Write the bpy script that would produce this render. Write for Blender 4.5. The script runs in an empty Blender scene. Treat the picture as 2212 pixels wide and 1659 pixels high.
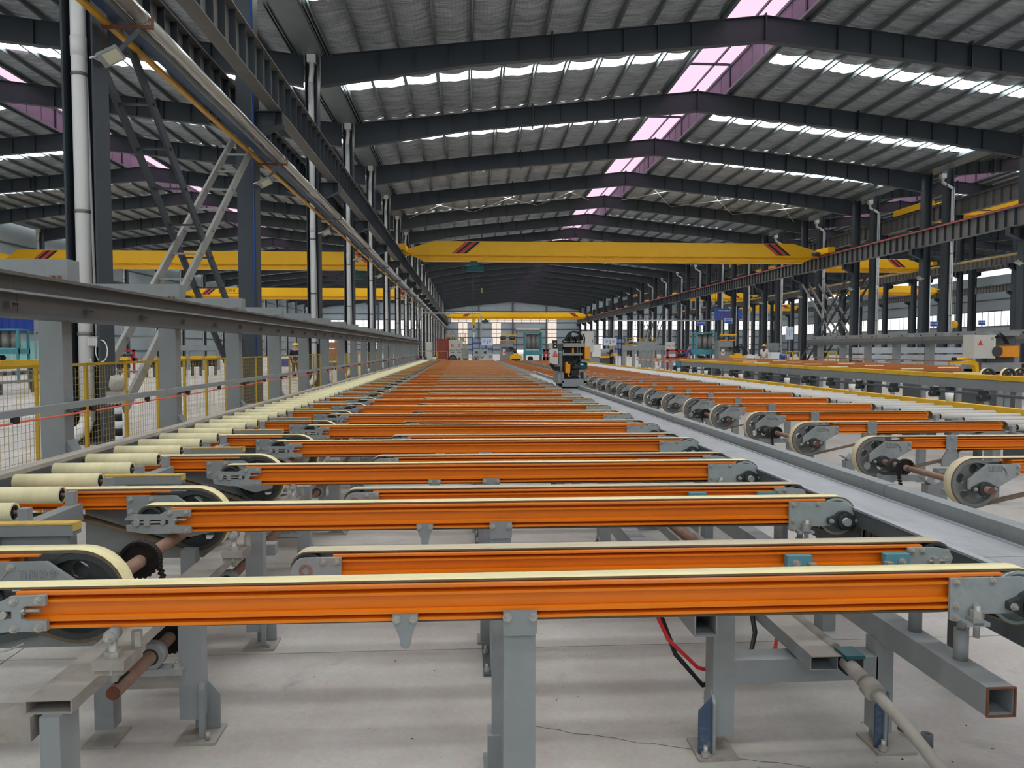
import bpy, math, random
from mathutils import Vector, Matrix
from mathutils.geometry import tessellate_polygon
PI = math.pi
random.seed(7)
S = bpy.context.scene
COL = S.collection

# ---------------------------------------------------------------- camera, sky, exposure
cd = bpy.data.cameras.new('camera'); cam = bpy.data.objects.new('camera', cd); COL.objects.link(cam)
cam.location = (0, 0, 1.5)
cam.rotation_euler = (PI/2 - 0.0463523, 0, -0.0637005)
cd.sensor_width = 36; cd.lens = 36*1660/2212; cd.clip_end = 600; cd.clip_start = .05
S.camera = cam
W = bpy.data.worlds.new('overcast'); S.world = W; W.use_nodes = True
bg = W.node_tree.nodes['Background']
bg.inputs[0].default_value = (.93, .97, 1.0, 1); bg.inputs[1].default_value = 1.5
SKYLIGHT = 12.5
S.view_settings.view_transform = 'Standard'; S.view_settings.look = 'None'
S.view_settings.gamma = 1; S.view_settings.use_curve_mapping = False
S.view_settings.exposure = 0.0

# ---------------------------------------------------------------- materials
def lin(c):
    return tuple(((v/255)/12.92 if v/255 <= .04045 else ((v/255+.055)/1.055)**2.4) for v in c)
def mat(name, rgb, rough=.5, metal=0., var=.12, scale=6., dirt=None, dirt_amt=.4, bump=0., emit=0., stretch=None, spec=.5):
    m = bpy.data.materials.new(name); m.use_nodes = True
    nt = m.node_tree; N = nt.nodes; L = nt.links; b = N['Principled BSDF']
    c = lin(rgb); b.inputs['Roughness'].default_value = rough; b.inputs['Metallic'].default_value = metal
    b.inputs['Specular IOR Level'].default_value = spec
    b.inputs['Base Color'].default_value = (*c, 1)
    if emit:
        b.inputs['Emission Color'].default_value = (*c, 1); b.inputs['Emission Strength'].default_value = emit
    if var or dirt or bump:
        tc = N.new('ShaderNodeTexCoord'); mp = N.new('ShaderNodeMapping')
        L.new(tc.outputs['Object'], mp.inputs[0])
        if stretch: mp.inputs['Scale'].default_value = stretch
        n1 = N.new('ShaderNodeTexNoise'); n1.inputs['Scale'].default_value = scale; n1.inputs['Detail'].default_value = 6
        n1.inputs['Roughness'].default_value = .65
        L.new(mp.outputs[0], n1.inputs['Vector'])
        r1 = N.new('ShaderNodeValToRGB'); r1.color_ramp.elements[0].position = .3; r1.color_ramp.elements[1].position = .7
        r1.color_ramp.elements[0].color = (*[v*(1-var) for v in c], 1)
        r1.color_ramp.elements[1].color = (*[min(1, v*(1+var*.6)) for v in c], 1)
        L.new(n1.outputs[0], r1.inputs[0]); out = r1.outputs[0]
        if dirt:
            n2 = N.new('ShaderNodeTexNoise'); n2.inputs['Scale'].default_value = scale*.45; n2.inputs['Detail'].default_value = 8
            n2.inputs['Roughness'].default_value = .75; L.new(mp.outputs[0], n2.inputs['Vector'])
            r2 = N.new('ShaderNodeValToRGB'); r2.color_ramp.elements[0].position = .52; r2.color_ramp.elements[1].position = .68
            r2.color_ramp.elements[1].color = (dirt_amt,)*3+(1,); r2.color_ramp.elements[0].color = (0, 0, 0, 1)
            L.new(n2.outputs[0], r2.inputs[0])
            mx = N.new('ShaderNodeMix'); mx.data_type = 'RGBA'; L.new(r2.outputs[0], mx.inputs[0])
            L.new(out, mx.inputs[6]); mx.inputs[7].default_value = (*lin(dirt), 1); out = mx.outputs[2]
        L.new(out, b.inputs['Base Color'])
        if bump:
            bp = N.new('ShaderNodeBump'); bp.inputs['Strength'].default_value = bump; bp.inputs['Distance'].default_value = .01
            L.new(n1.outputs[0], bp.inputs['Height']); L.new(bp.outputs[0], b.inputs['Normal'])
    return m
M = {}
M['orange'] = mat('orange_paint', (238, 129, 8), .42, var=.05, scale=9, dirt=(190, 98, 36), dirt_amt=.2, stretch=(.6, 3, 3))
M['orange_top'] = mat('worn_orange_paint', (240, 132, 40), .5, var=.1, scale=9, dirt=(224, 150, 116), dirt_amt=.8, stretch=(.5, 4, 4))
M['belt'] = mat('cream_felt', (246, 233, 180), .95, var=.06, scale=14, dirt=(203, 184, 128), dirt_amt=.45, bump=.25, stretch=(.4, 2, 2))
M['belt_dusty'] = mat('dusty_felt', (209, 196, 166), .95, var=.1, scale=14, dirt=(140, 120, 100), dirt_amt=.55, bump=.25, stretch=(.35, 2, 2))
M['belt_pale'] = mat('pale_felt', (222, 207, 172), .95, var=.06, scale=14, dirt=(176, 160, 130), dirt_amt=.45, bump=.25, stretch=(.4, 2, 2))
M['pulley'] = mat('pale_cast_pulley', (124, 124, 120), .5, .2, var=.12, scale=16, dirt=(92, 90, 86), dirt_amt=.5)
M['rail_grey'] = mat('brownish_rail_steel', (98, 95, 91), .55, var=.12, scale=2, dirt=(78, 70, 66), dirt_amt=.4)
M['wire'] = mat('dull_yellow_wire', (176, 150, 70), .55, var=.1, scale=10)
M['belt_back'] = mat('belt_backing_weave', (112, 98, 78), .9, var=.2, scale=30)
M['belt_under'] = mat('belt_backing', (74, 62, 48), .9, var=.25, scale=30)
M['grey'] = mat('grey_machine_paint', (142, 147, 147), .48, var=.06, scale=5, dirt=(112, 106, 98), dirt_amt=.35)
M['grey_light'] = mat('light_grey_casting', (152, 156, 156), .5, var=.08, scale=14, dirt=(120, 112, 104), dirt_amt=.4)
M['grey_dark'] = mat('dark_grey_paint', (84, 89, 91), .5, var=.1, scale=6)
M['dusty'] = mat('dusty_grey_paint', (158, 152, 143), .85, var=.12, scale=9, dirt=(122, 108, 94), dirt_amt=.7)
M['galv'] = mat('galvanised_plate', (176, 184, 182), .42, .35, var=.12, scale=12, dirt=(110, 116, 112), dirt_amt=.4)
M['bolt'] = mat('zinc_bolt', (182, 180, 172), .4, .4, var=.1, scale=40)
M['rust'] = mat('rusty_shaft', (148, 116, 98), .7, .2, var=.22, scale=14, dirt=(172, 152, 138), dirt_amt=.8)
M['rust_red'] = mat('rusted_face', (116, 74, 54), .85, var=.3, scale=30)
M['chain'] = mat('greasy_chain', (38, 32, 29), .5, .4, var=.3, scale=40)
M['black'] = mat('black_rubber', (26, 26, 28), .6, var=.2, scale=12)
M['cast'] = mat('dark_cast_iron', (66, 70, 69), .5, .3, var=.2, scale=22)
M['teal'] = mat('teal_bracket_paint', (90, 154, 166), .45, var=.08, scale=14, dirt=(90, 120, 120), dirt_amt=.4)
M['teal_frame'] = mat('teal_frame_paint', (70, 142, 150), .5, var=.08, scale=4)
M['steel'] = mat('navy_steel_paint', (54, 62, 69), .5, var=.1, scale=1.3, dirt=(78, 80, 82), dirt_amt=.25)
M['steel_mid'] = mat('grey_steel_paint', (92, 98, 102), .5, var=.1, scale=1.3)
M['steel_light'] = mat('pale_galvanised_brace', (150, 150, 145), .5, .2, var=.12, scale=3)
M['steel_dusty'] = mat('dusty_girder_paint', (112, 110, 106), .6, var=.12, scale=1.0, dirt=(84, 82, 80), dirt_amt=.4)
M['purlin'] = mat('galvanised_purlin', (116, 126, 128), .42, .45, var=.1, scale=2)
M['pvc'] = mat('white_pvc', (232, 232, 230), .45, var=.04, scale=2)
M['silver'] = mat('silver_cladding', (196, 194, 186), .28, .85, var=.08, scale=3, stretch=(1, .3, 1))
M['pipe_grey'] = mat('grey_pipe_paint', (122, 122, 118), .4, .4, var=.1, scale=3)
M['amber'] = mat('amber_conductor', (205, 152, 40), .5, var=.08, scale=3)
M['blue_dark'] = mat('dark_blue_conductor', (34, 62, 96), .5, var=.1, scale=3)
M['gold'] = mat('ochre_pipe_paint', (176, 150, 92), .5, var=.1, scale=2)
M['yellow'] = mat('crane_yellow_paint', (240, 184, 14), .42, var=.05, scale=1)
M['yellow_rail'] = mat('yellow_rail_paint', (236, 184, 28), .5, var=.08, scale=5, dirt=(170, 130, 50), dirt_amt=.5)
M['fence'] = mat('fence_yellow_paint', (206, 166, 34), .5, var=.1, scale=10)
M['red'] = mat('red_paint', (206, 66, 60), .5, var=.08, scale=8)
M['red_line'] = mat('orange_red_cable', (236, 112, 88), .5, var=.05, scale=5)
M['darkred'] = mat('dark_red_paint', (168, 34, 46), .5, var=.1, scale=4)
M['container'] = mat('brick_red_paint', (168, 84, 72), .6, var=.1, scale=4)
M['white'] = mat('white_paint', (226, 226, 222), .5, var=.04, scale=3)
M['offwhite'] = mat('offwhite_cabinet_paint', (200, 200, 190), .5, var=.05, scale=3)
M['roller'] = mat('cream_roller_sleeve', (238, 228, 182), .8, var=.05, scale=6, dirt=(206, 192, 140), dirt_amt=.5, bump=.1, stretch=(3, .6, .6))
M['roller_white'] = mat('white_roller_sleeve', (206, 202, 194), .75, var=.06, scale=6, dirt=(160, 154, 146), dirt_amt=.4, stretch=(3, .6, .6))
M['timber'] = mat('worn_pale_edge_board', (178, 170, 156), .8, var=.14, scale=7, dirt=(124, 112, 98), dirt_amt=.6, stretch=(4, .5, 4))
M['pad'] = mat('ochre_wear_felt', (214, 178, 92), .9, var=.15, scale=22, dirt=(150, 118, 64), dirt_amt=.6)
M['plate'] = mat('scuffed_steel_plate', (176, 179, 181), .36, .35, var=.14, scale=5, dirt=(132, 126, 116), dirt_amt=.5, stretch=(1.6, .6, 1))
M['strip'] = mat('bright_edge_strip', (190, 193, 200), .3, .6, var=.06, scale=6)
M['blue'] = mat('blue_paint', (40, 66, 150), .5, var=.08, scale=6)
M['bluefoot'] = mat('blue_foot_paint', (66, 84, 108), .6, var=.2, scale=20, dirt=(120, 128, 132), dirt_amt=.9)
M['curtain'] = mat('blue_tarpaulin', (28, 62, 150), .6, var=.15, scale=2)
M['motor'] = mat('dark_green_motor_paint', (18, 84, 88), .4, var=.08, scale=8)
M['motor_orange'] = mat('amber_box_paint', (232, 150, 30), .45, var=.05, scale=6)
M['skin'] = mat('skin', (196, 150, 124), .6, var=.05, scale=8)
M['cloth_black'] = mat('black_jacket', (28, 29, 34), .9, var=.15, scale=9)
M['cloth_brown'] = mat('olive_trousers', (78, 70, 58), .9, var=.15, scale=9)
M['cloth_white'] = mat('white_work_coat', (220, 216, 208), .9, var=.06, scale=9)
M['hair'] = mat('brown_hair', (66, 46, 36), .7, var=.2, scale=30)
M['cylinder'] = mat('grey_fan_drum', (150, 148, 140), .6, .2, var=.2, scale=3, dirt=(96, 92, 86), dirt_amt=.7, stretch=(1, 1, .3))
M['sign'] = mat('pale_sign_board', (206, 220, 236), .4, var=.03, scale=3)
M['sign_blue'] = mat('blue_sign', (44, 92, 190), .4, var=.03, scale=3)
M['sign_dark'] = mat('sign_text_dark', (54, 62, 84), .5, var=0)
M['text_black'] = mat('black_lettering', (30, 28, 24), .5, var=0)
M['text_white'] = mat('white_lettering', (236, 238, 240), .5, var=0)
M['text_red'] = mat('red_lettering', (214, 40, 44), .5, var=0)
M['banner'] = mat('blue_banner', (54, 108, 186), .6, var=.1, scale=1)
M['shutter'] = mat('grey_shutter', (150, 158, 162), .5, var=.05, scale=2)
M['wallpanel'] = mat('pale_grey_wall_cladding', (160, 172, 178), .55, var=.05, scale=.6)
M['wood'] = mat('brown_carton', (172, 120, 88), .8, var=.1, scale=3)
M['alu'] = mat('bright_aluminium_profile', (204, 208, 212), .35, .6, var=.1, scale=2)
M['bag'] = mat('wrinkled_plastic_bag', (190, 184, 170), .5, var=.2, scale=14, dirt=(90, 84, 74), dirt_amt=.6)
M['lamp_lens'] = mat('floodlight_lens', (206, 204, 176), .2, var=.05, scale=9)
M['pale_green'] = mat('pale_green_partition', (150, 204, 200), .5, var=.05, scale=2)

def foil_mat():
    m = bpy.data.materials.new('silver_foil_insulation'); m.use_nodes = True
    nt = m.node_tree; N = nt.nodes; L = nt.links; b = N['Principled BSDF']
    b.inputs['Metallic'].default_value = .5; b.inputs['Roughness'].default_value = .36
    tc = N.new('ShaderNodeTexCoord')
    br = N.new('ShaderNodeTexBrick'); br.inputs['Scale'].default_value = 7; br.offset = 0
    br.inputs['Mortar Size'].default_value = .03; br.inputs['Brick Width'].default_value = 1; br.inputs['Row Height'].default_value = 1
    br.inputs['Color1'].default_value = (.60, .66, .70, 1); br.inputs['Color2'].default_value = (.68, .71, .73, 1); br.inputs['Mortar'].default_value = (.36, .38, .40, 1)
    L.new(tc.outputs['Object'], br.inputs['Vector'])
    def noise(sc, scale, det, rough):
        mp = N.new('ShaderNodeMapping'); mp.inputs['Scale'].default_value = sc; L.new(tc.outputs['Object'], mp.inputs[0])
        oi = N.new('ShaderNodeObjectInfo'); ad = N.new('ShaderNodeVectorMath'); L.new(mp.outputs[0], ad.inputs[0]); L.new(oi.outputs['Location'], ad.inputs[1])
        n = N.new('ShaderNodeTexNoise'); n.inputs['Scale'].default_value = scale; n.inputs['Detail'].default_value = det; n.inputs['Roughness'].default_value = rough
        L.new(ad.outputs[0], n.inputs['Vector']); return n
    n = noise((.5, 3.2, 1), 1.5, 7, .66); n2 = noise((1, 1, 1), .8, 3, .5)
    rp = N.new('ShaderNodeValToRGB'); rp.color_ramp.elements[0].position = .36; rp.color_ramp.elements[1].position = .6
    rp.color_ramp.elements[0].color = (.5, .51, .53, 1); rp.color_ramp.elements[1].color = (1, 1, 1, 1)  # wrinkle shading painted into the foil colour: hollows of the bump noise darkened
    mx = N.new('ShaderNodeMix'); mx.data_type = 'RGBA'; mx.blend_type = 'MULTIPLY'; mx.inputs[0].default_value = 1
    L.new(n.outputs[0], rp.inputs[0]); L.new(br.outputs[0], mx.inputs[6]); L.new(rp.outputs[0], mx.inputs[7]); L.new(mx.outputs[2], b.inputs['Base Color'])
    ad = N.new('ShaderNodeMath'); ad.operation = 'MULTIPLY_ADD'; ad.inputs[1].default_value = -.06
    L.new(br.outputs[1], ad.inputs[0]); L.new(n.outputs[0], ad.inputs[2])
    bp = N.new('ShaderNodeBump'); bp.inputs['Strength'].default_value = 1; bp.inputs['Distance'].default_value = .45
    L.new(ad.outputs[0], bp.inputs['Height']); L.new(bp.outputs[0], b.inputs['Normal'])
    return m
M['foil'] = foil_mat()
def emit_mat(name, rgb, strength):
    m = bpy.data.materials.new(name); m.use_nodes = True; nt = m.node_tree; nt.nodes.clear()
    e = nt.nodes.new('ShaderNodeEmission'); e.inputs[0].default_value = (*rgb, 1); e.inputs[1].default_value = strength
    o = nt.nodes.new('ShaderNodeOutputMaterial'); nt.links.new(e.outputs[0], o.inputs[0]); return m
M['skylight'] = emit_mat('daylit_rooflight_sheet', (.93, .97, 1), SKYLIGHT)
M['window'] = emit_mat('daylit_window_sheet', (1, .97, .93), 1.5)
M['window_pink'] = emit_mat('daylit_peach_window_sheet', (1, .86, .76), .95)
def pink_mat(name, rgb, tr, freq, axis):
    m = bpy.data.materials.new(name); m.use_nodes = True; nt = m.node_tree; N = nt.nodes; L = nt.links; N.clear()
    tc = N.new('ShaderNodeTexCoord'); w = N.new('ShaderNodeTexWave'); w.inputs['Scale'].default_value = freq; w.bands_direction = axis
    L.new(tc.outputs['Object'], w.inputs['Vector'])
    bp = N.new('ShaderNodeBump'); bp.inputs['Strength'].default_value = .8; bp.inputs['Distance'].default_value = .05; L.new(w.outputs[1], bp.inputs['Height'])
    d = N.new('ShaderNodeBsdfDiffuse'); d.inputs[0].default_value = (*lin(rgb), 1)
    t = N.new('ShaderNodeBsdfTranslucent'); t.inputs[0].default_value = (*lin(rgb), 1)
    L.new(bp.outputs[0], d.inputs['Normal'])
    x = N.new('ShaderNodeMixShader'); x.inputs[0].default_value = tr; L.new(d.outputs[0], x.inputs[1]); L.new(t.outputs[0], x.inputs[2])
    o = N.new('ShaderNodeOutputMaterial'); L.new(x.outputs[0], o.inputs[0]); return m
M['pink'] = pink_mat('pink_translucent_sheet', (242, 200, 220), .9, 3., 'Y')
M['pink_wall'] = pink_mat('mauve_translucent_sheet', (196, 178, 196), .38, 5., 'Z')
def floor_mat():
    m = bpy.data.materials.new('dusty_concrete'); m.use_nodes = True; nt = m.node_tree; N = nt.nodes; L = nt.links; b = N['Principled BSDF']
    g = N.new('ShaderNodeNewGeometry')
    n1 = N.new('ShaderNodeTexNoise'); n1.inputs['Scale'].default_value = .7; n1.inputs['Detail'].default_value = 9; n1.inputs['Roughness'].default_value = .68
    n2 = N.new('ShaderNodeTexNoise'); n2.inputs['Scale'].default_value = 45; n2.inputs['Detail'].default_value = 4
    n3 = N.new('ShaderNodeTexNoise'); n3.inputs['Scale'].default_value = 1.7; n3.inputs['Detail'].default_value = 7; n3.inputs['Distortion'].default_value = 1.2
    for n in (n1, n2, n3): L.new(g.outputs['Position'], n.inputs['Vector'])
    r = N.new('ShaderNodeValToRGB'); r.color_ramp.elements[0].position = .32; r.color_ramp.elements[1].position = .68
    r.color_ramp.elements[0].color = (*lin((164, 156, 147)), 1); r.color_ramp.elements[1].color = (*lin((200, 196, 189)), 1)
    L.new(n1.outputs[0], r.inputs[0])
    r3 = N.new('ShaderNodeValToRGB'); r3.color_ramp.elements[0].position = .62; r3.color_ramp.elements[1].position = .72
    r3.color_ramp.elements[0].color = (0, 0, 0, 1); r3.color_ramp.elements[1].color = (.5, .5, .5, 1); L.new(n3.outputs[0], r3.inputs[0])
    mx = N.new('ShaderNodeMix'); mx.data_type = 'RGBA'; L.new(r3.outputs[0], mx.inputs[0]); L.new(r.outputs[0], mx.inputs[6]); mx.inputs[7].default_value = (*lin((126, 120, 114)), 1)
    m2 = N.new('ShaderNodeMix'); m2.data_type = 'RGBA'; m2.blend_type = 'OVERLAY'; m2.inputs[0].default_value = .22
    L.new(mx.outputs[2], m2.inputs[6]); L.new(n2.outputs[1], m2.inputs[7]); L.new(m2.outputs[2], b.inputs['Base Color'])
    b.inputs['Roughness'].default_value = .5
    bp = N.new('ShaderNodeBump'); bp.inputs['Strength'].default_value = .08; L.new(n2.outputs[0], bp.inputs['Height']); L.new(bp.outputs[0], b.inputs['Normal'])
    return m
M['floor'] = floor_mat()

# ---------------------------------------------------------------- mesh helpers
class MB:
    def __init__(s): s.v = []; s.f = []; s.sm = []; s.mi = []
    def add(s, vs, fs, smooth=False):
        o = len(s.v); s.v += [tuple(v) for v in vs]; s.f += [tuple(i+o for i in f) for f in fs]
        s.sm += ([smooth]*len(fs) if isinstance(smooth, bool) else smooth); return s
    def box(s, x0, x1, y0, y1, z0, z1):
        return s.add([(x0,y0,z0),(x1,y0,z0),(x1,y1,z0),(x0,y1,z0),(x0,y0,z1),(x1,y0,z1),(x1,y1,z1),(x0,y1,z1)],
                     [(0,3,2,1),(4,5,6,7),(0,1,5,4),(1,2,6,5),(2,3,7,6),(3,0,4,7)])
    def bar(s, p, q, w, h, up=(0,0,1)):
        p = Vector(p); q = Vector(q); d = (q-p).normalized(); a = d.cross(Vector(up))
        if a.length < 1e-4: a = d.cross(Vector((1,0,0)))
        a.normalize(); b = a.cross(d); a *= w/2; b *= h/2
        return s.add([p-a-b,p+a-b,p+a+b,p-a+b,q-a-b,q+a-b,q+a+b,q-a+b],
                     [(0,3,2,1),(4,5,6,7),(0,1,5,4),(1,2,6,5),(2,3,7,6),(3,0,4,7)])
    def cyl(s, p, q, r, n=12, r2=None, smooth=True, ri=None):
        p = Vector(p); q = Vector(q); d = (q-p).normalized()
        a = d.cross(Vector((0,0,1)) if abs(d.z) < .9 else Vector((1,0,0))).normalized(); b = d.cross(a)
        r2 = r if r2 is None else r2; vs = []; fs = []; sm = []
        for k in range(n):
            c = a*math.cos(2*PI*k/n) + b*math.sin(2*PI*k/n); vs += [p+c*r, q+c*r2]
        for k in range(n):
            j = (k+1) % n; fs.append((2*k, 2*j, 2*j+1, 2*k+1)); sm.append(smooth)
        if ri is None:
            fs.append(tuple(2*k for k in range(n))[::-1]); fs.append(tuple(2*k+1 for k in range(n))); sm += [False, False]
        else:
            o = 2*n
            for k in range(n):
                c = a*math.cos(2*PI*k/n) + b*math.sin(2*PI*k/n); vs += [p+c*ri, q+c*ri]
            for k in range(n):
                j = (k+1) % n
                fs += [(o+2*j, o+2*k, o+2*k+1, o+2*j+1), (2*j, 2*k, o+2*k, o+2*j), (2*k+1, 2*j+1, o+2*j+1, o+2*k+1)]; sm += [smooth, False, False]
        return s.add(vs, fs, sm)
    def prism(s, poly, a0, a1, axis='Y', holes=()):
        """polygon (two coordinates) pushed along an axis; holes cut through"""
        def P(u, w, a): return (u, a, w) if axis == 'Y' else ((a, u, w) if axis == 'X' else (u, w, a))
        loops = [list(poly)] + [list(h) for h in holes]; flat = [p for l in loops for p in l]; n = len(flat)
        vs = [P(u, w, a0) for u, w in flat] + [P(u, w, a1) for u, w in flat]; fs = []
        if holes:
            t = tessellate_polygon([[Vector((u, w, 0)) for u, w in l] for l in loops])
            fs += [tuple(f) for f in t] + [tuple(i+n for i in f[::-1]) for f in t]
        else:
            fs += [tuple(range(n))[::-1], tuple(range(n, 2*n))]
        o = 0
        for l in loops:
            k = len(l)
            for i in range(k): j = (i+1) % k; fs.append((o+i, o+j, n+o+j, n+o+i))
            o += k
        return s.add(vs, fs)
    def loop(s, outer, inner, y0, y1):
        """closed band (a belt) in XZ, swept from y0 to y1"""
        n = len(outer); vs = []
        for (a, b), (c, d) in zip(outer, inner): vs += [(a,y0,b),(a,y1,b),(c,y0,d),(c,y1,d)]
        fs = []; sm = []
        for i in range(n):
            j = (i+1) % n; A = 4*i; B = 4*j
            fs += [(A,B,B+1,A+1),(A+2,A+3,B+3,B+2),(A,A+2,B+2,B),(A+1,B+1,B+3,A+3)]; sm += [True, True, False, False]; s.mi += [0, 1, 1, 1]
        return s.add(vs, fs, sm)
    def tube(s, pts, r, n=8):
        pts = [Vector(p) for p in pts]; m = len(pts); vs = []; fs = []; prev = None
        for i, p in enumerate(pts):
            d = (pts[min(i+1, m-1)]-pts[max(i-1, 0)]).normalized()
            a = (Vector((0,0,1)) if abs(d.z) < .95 else Vector((1,0,0))) if prev is None else prev
            a = (a - d*a.dot(d)).normalized(); prev = a; b = d.cross(a)
            for k in range(n): vs.append(p + (a*math.cos(2*PI*k/n)+b*math.sin(2*PI*k/n))*r)
        for i in range(m-1):
            for k in range(n): j = (k+1) % n; fs.append((i*n+k, (i+1)*n+k, (i+1)*n+j, i*n+j))
        sm = [True]*len(fs); fs += [tuple(range(n)), tuple(range((m-1)*n, m*n))[::-1]]; sm += [False]*2
        return s.add(vs, fs, sm)
    def ball(s, c, r, n=10, m=7, sc=(1,1,1), half=False):
        vs = []; fs = []; c = Vector(c); m2 = m
        for i in range(m2+1):
            th = (PI/2 if half else PI)*i/m2
            for k in range(n): vs.append((c.x+r*sc[0]*math.sin(th)*math.cos(2*PI*k/n), c.y+r*sc[1]*math.sin(th)*math.sin(2*PI*k/n), c.z+r*sc[2]*math.cos(th)))
        for i in range(m2):
            for k in range(n): j = (k+1) % n; fs.append((i*n+k, (i+1)*n+k, (i+1)*n+j, i*n+j))
        sm = [True]*len(fs)
        if half: fs.append(tuple(m2*n+k for k in range(n))); sm.append(False)
        return s.add(vs, fs, sm)
    def mesh(s, name, m):
        me = bpy.data.meshes.new(name); me.from_pydata(s.v, [], s.f); me.polygons.foreach_set('use_smooth', s.sm)
        me.materials.append(M[m] if isinstance(m, str) else m)
        if s.mi and len(s.mi) == len(s.f): me.materials.append(M['belt_back']); me.polygons.foreach_set('material_index', s.mi)
        return me
    def build(s, name, m, parent=None): return inst(s.mesh(name, m), name, parent)
KIDS = {}
def inst(me, name, parent=None, loc=(0,0,0), rot=(0,0,0), label=None):
    o = bpy.data.objects.new(name, me); COL.objects.link(o); o.location = loc; o.rotation_euler = rot
    if parent is not None: o.parent = parent; KIDS.setdefault(parent.name, []).append(o)
    if label: o['label'] = label
    return o
def tag(o, label, cat, group=None, kind=None):
    o['label'] = label; o['category'] = cat
    if group: o['group'] = group
    if kind: o['kind'] = kind
    return o
def thing(name, label, cat, loc=(0,0,0), rz=0, group=None, kind=None):
    o = bpy.data.objects.new(name, None); COL.objects.link(o); o.location = loc; o.rotation_euler = (0,0,rz); o.empty_display_size = .1
    return tag(o, label, cat, group, kind)
def dup(root, loc=None, label=None, rz=None, parent=None):
    r = root.copy(); COL.objects.link(r)
    if parent is not None: r.parent = parent; KIDS.setdefault(parent.name, []).append(r)
    for ch in list(KIDS.get(root.name, ())): dup(ch, parent=r)
    if loc is not None: r.location = loc
    if rz is not None: r.rotation_euler = (0,0,rz)
    if label: r['label'] = label
    return r
SHED = []          # everything that belongs to the building, turned a little against the machines at the end
def shed(o): SHED.append(o); return o
_o = 'first second third fourth fifth sixth seventh eighth ninth tenth eleventh twelfth thirteenth fourteenth fifteenth sixteenth seventeenth eighteenth nineteenth'.split()
_t = {2:'twenty',3:'thirty',4:'forty',5:'fifty',6:'sixty',7:'seventy',8:'eighty',9:'ninety'}
def nth(i):
    i += 1
    if i < 20: return _o[i-1]
    if i >= 100: return 'hundred-and-' + nth(i-101) if i > 100 else 'hundredth'
    return _t[i//10][:-1]+'ieth' if i % 10 == 0 else _t[i//10]+'-'+_o[i % 10-1]
def arc(cx, cz, r, a0, a1, n): return [(cx+r*math.cos(a0+(a1-a0)*i/n), cz+r*math.sin(a0+(a1-a0)*i/n)) for i in range(n+1)]
def circ(cx, cz, r, n=14): return [(cx+r*math.cos(2*PI*i/n), cz+r*math.sin(2*PI*i/n)) for i in range(n)]
def text(s, size, loc, rot, m, parent, name='lettering', align='CENTER', depth=.002):
    c = bpy.data.curves.new(name, 'FONT'); c.body = s; c.size = size; c.align_x = align; c.align_y = 'CENTER'; c.extrude = depth; c.resolution_u = 2
    o = bpy.data.objects.new(name, c); me = bpy.data.meshes.new_from_object(o); bpy.data.objects.remove(o); bpy.data.curves.remove(c); me.materials.clear(); me.materials.append(M[m]); return inst(me, name, parent, loc, rot)
_hex = MB().cyl((0,0,0),(0,-.003,0),.0125,12).cyl((0,-.003,0),(0,-.012,0),.0088,6,smooth=False).cyl((0,-.012,0),(0,-.018,0),.0045,8)
BOLT = _hex.mesh('bolt', 'bolt')
def bolts(parent, pts, sc=1.):
    for p in pts:
        o = inst(BOLT, 'bolt', parent, p)
        if sc != 1: o.scale = (sc,)*3
# ================================================================ THE SHED
SP = 9.0; Y0 = 12.6; NL = list(range(-6, 22))
def LY(n): return Y0 + SP*n
YB, YE = LY(-6), LY(21)
ROWS = {'outer left': -40.25, 'left': -5.96, 'right': 29.66, 'second right': 31.1, 'outer right': 55.8, 'far right': 57.2, 'last right': 82}
EAVE = 12.72; SLOPE = .111; HIGH = 2.2
UP = {'second right': HIGH, 'outer right': HIGH, 'far right': HIGH, 'last right': HIGH}

# floor: cast slabs with open joints over a sub-base
fl = tag(MB().box(-95, 130, -12, 330, -.6, -.02).build('floor', 'floor'), 'dusty grey concrete factory floor', 'floor', kind='structure')
slab = MB()
slab.box(.004, 5.996, .004, 5.996, -.03, 0)
SLABM = slab.mesh('slab', 'floor')
for i in range(-9, 10):
    for j in range(-2, 15):
        inst(SLABM, 'slab', fl, (i*6-2.2, j*6-2.22, 0))
far = MB()
for a in ((-95, -56.2, -12, 330), (57.8, 130, -12, 330), (-56.2, 57.8, 87.78, 330)): far.box(*a[:2], a[2], a[3], -.03, 0)
far.build('far_slab', 'floor', fl)
# a crack in the slab by the front support post
rr = random.Random(3); x, y = .26, 2.98; pts = []
for i in range(26):
    pts.append((x, y)); x += .03+rr.random()*.02; y -= .012+rr.random()*.012-(.01 if i % 5 == 0 else 0)
cr = MB()
for i in range(len(pts)-1):
    (a, b), (c, d) = pts[i], pts[i+1]; w = .0016
    cr.add([(a, b-w, .0006), (c, d-w, .0006), (c, d+w, .0006), (a, b+w, .0006)], [(0, 1, 2, 3)])
cr.build('crack', 'belt_under', fl)

db = MB(); rr = random.Random(21)
for i in range(420):
    y = 2.0+rr.random()**1.6*8; x = -1.6+rr.random()*4.6; s = .001+rr.random()**3*.0035; a = rr.random()*6.3; c, q = math.cos(a)*s, math.sin(a)*s; k = 1+rr.random()*2
    db.add([(x-c*k, y-q*k, .0005), (x+q, y-c, .0005), (x+c*k, y+q*k, .0005), (x-q, y+c, .0005+s*.8)], [(0, 1, 3), (1, 2, 3), (2, 0, 3)])
tag(db.build('debris', 'belt_under'), 'tiny dark chips and dust scattered on the concrete floor', 'debris', kind='stuff')
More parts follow.
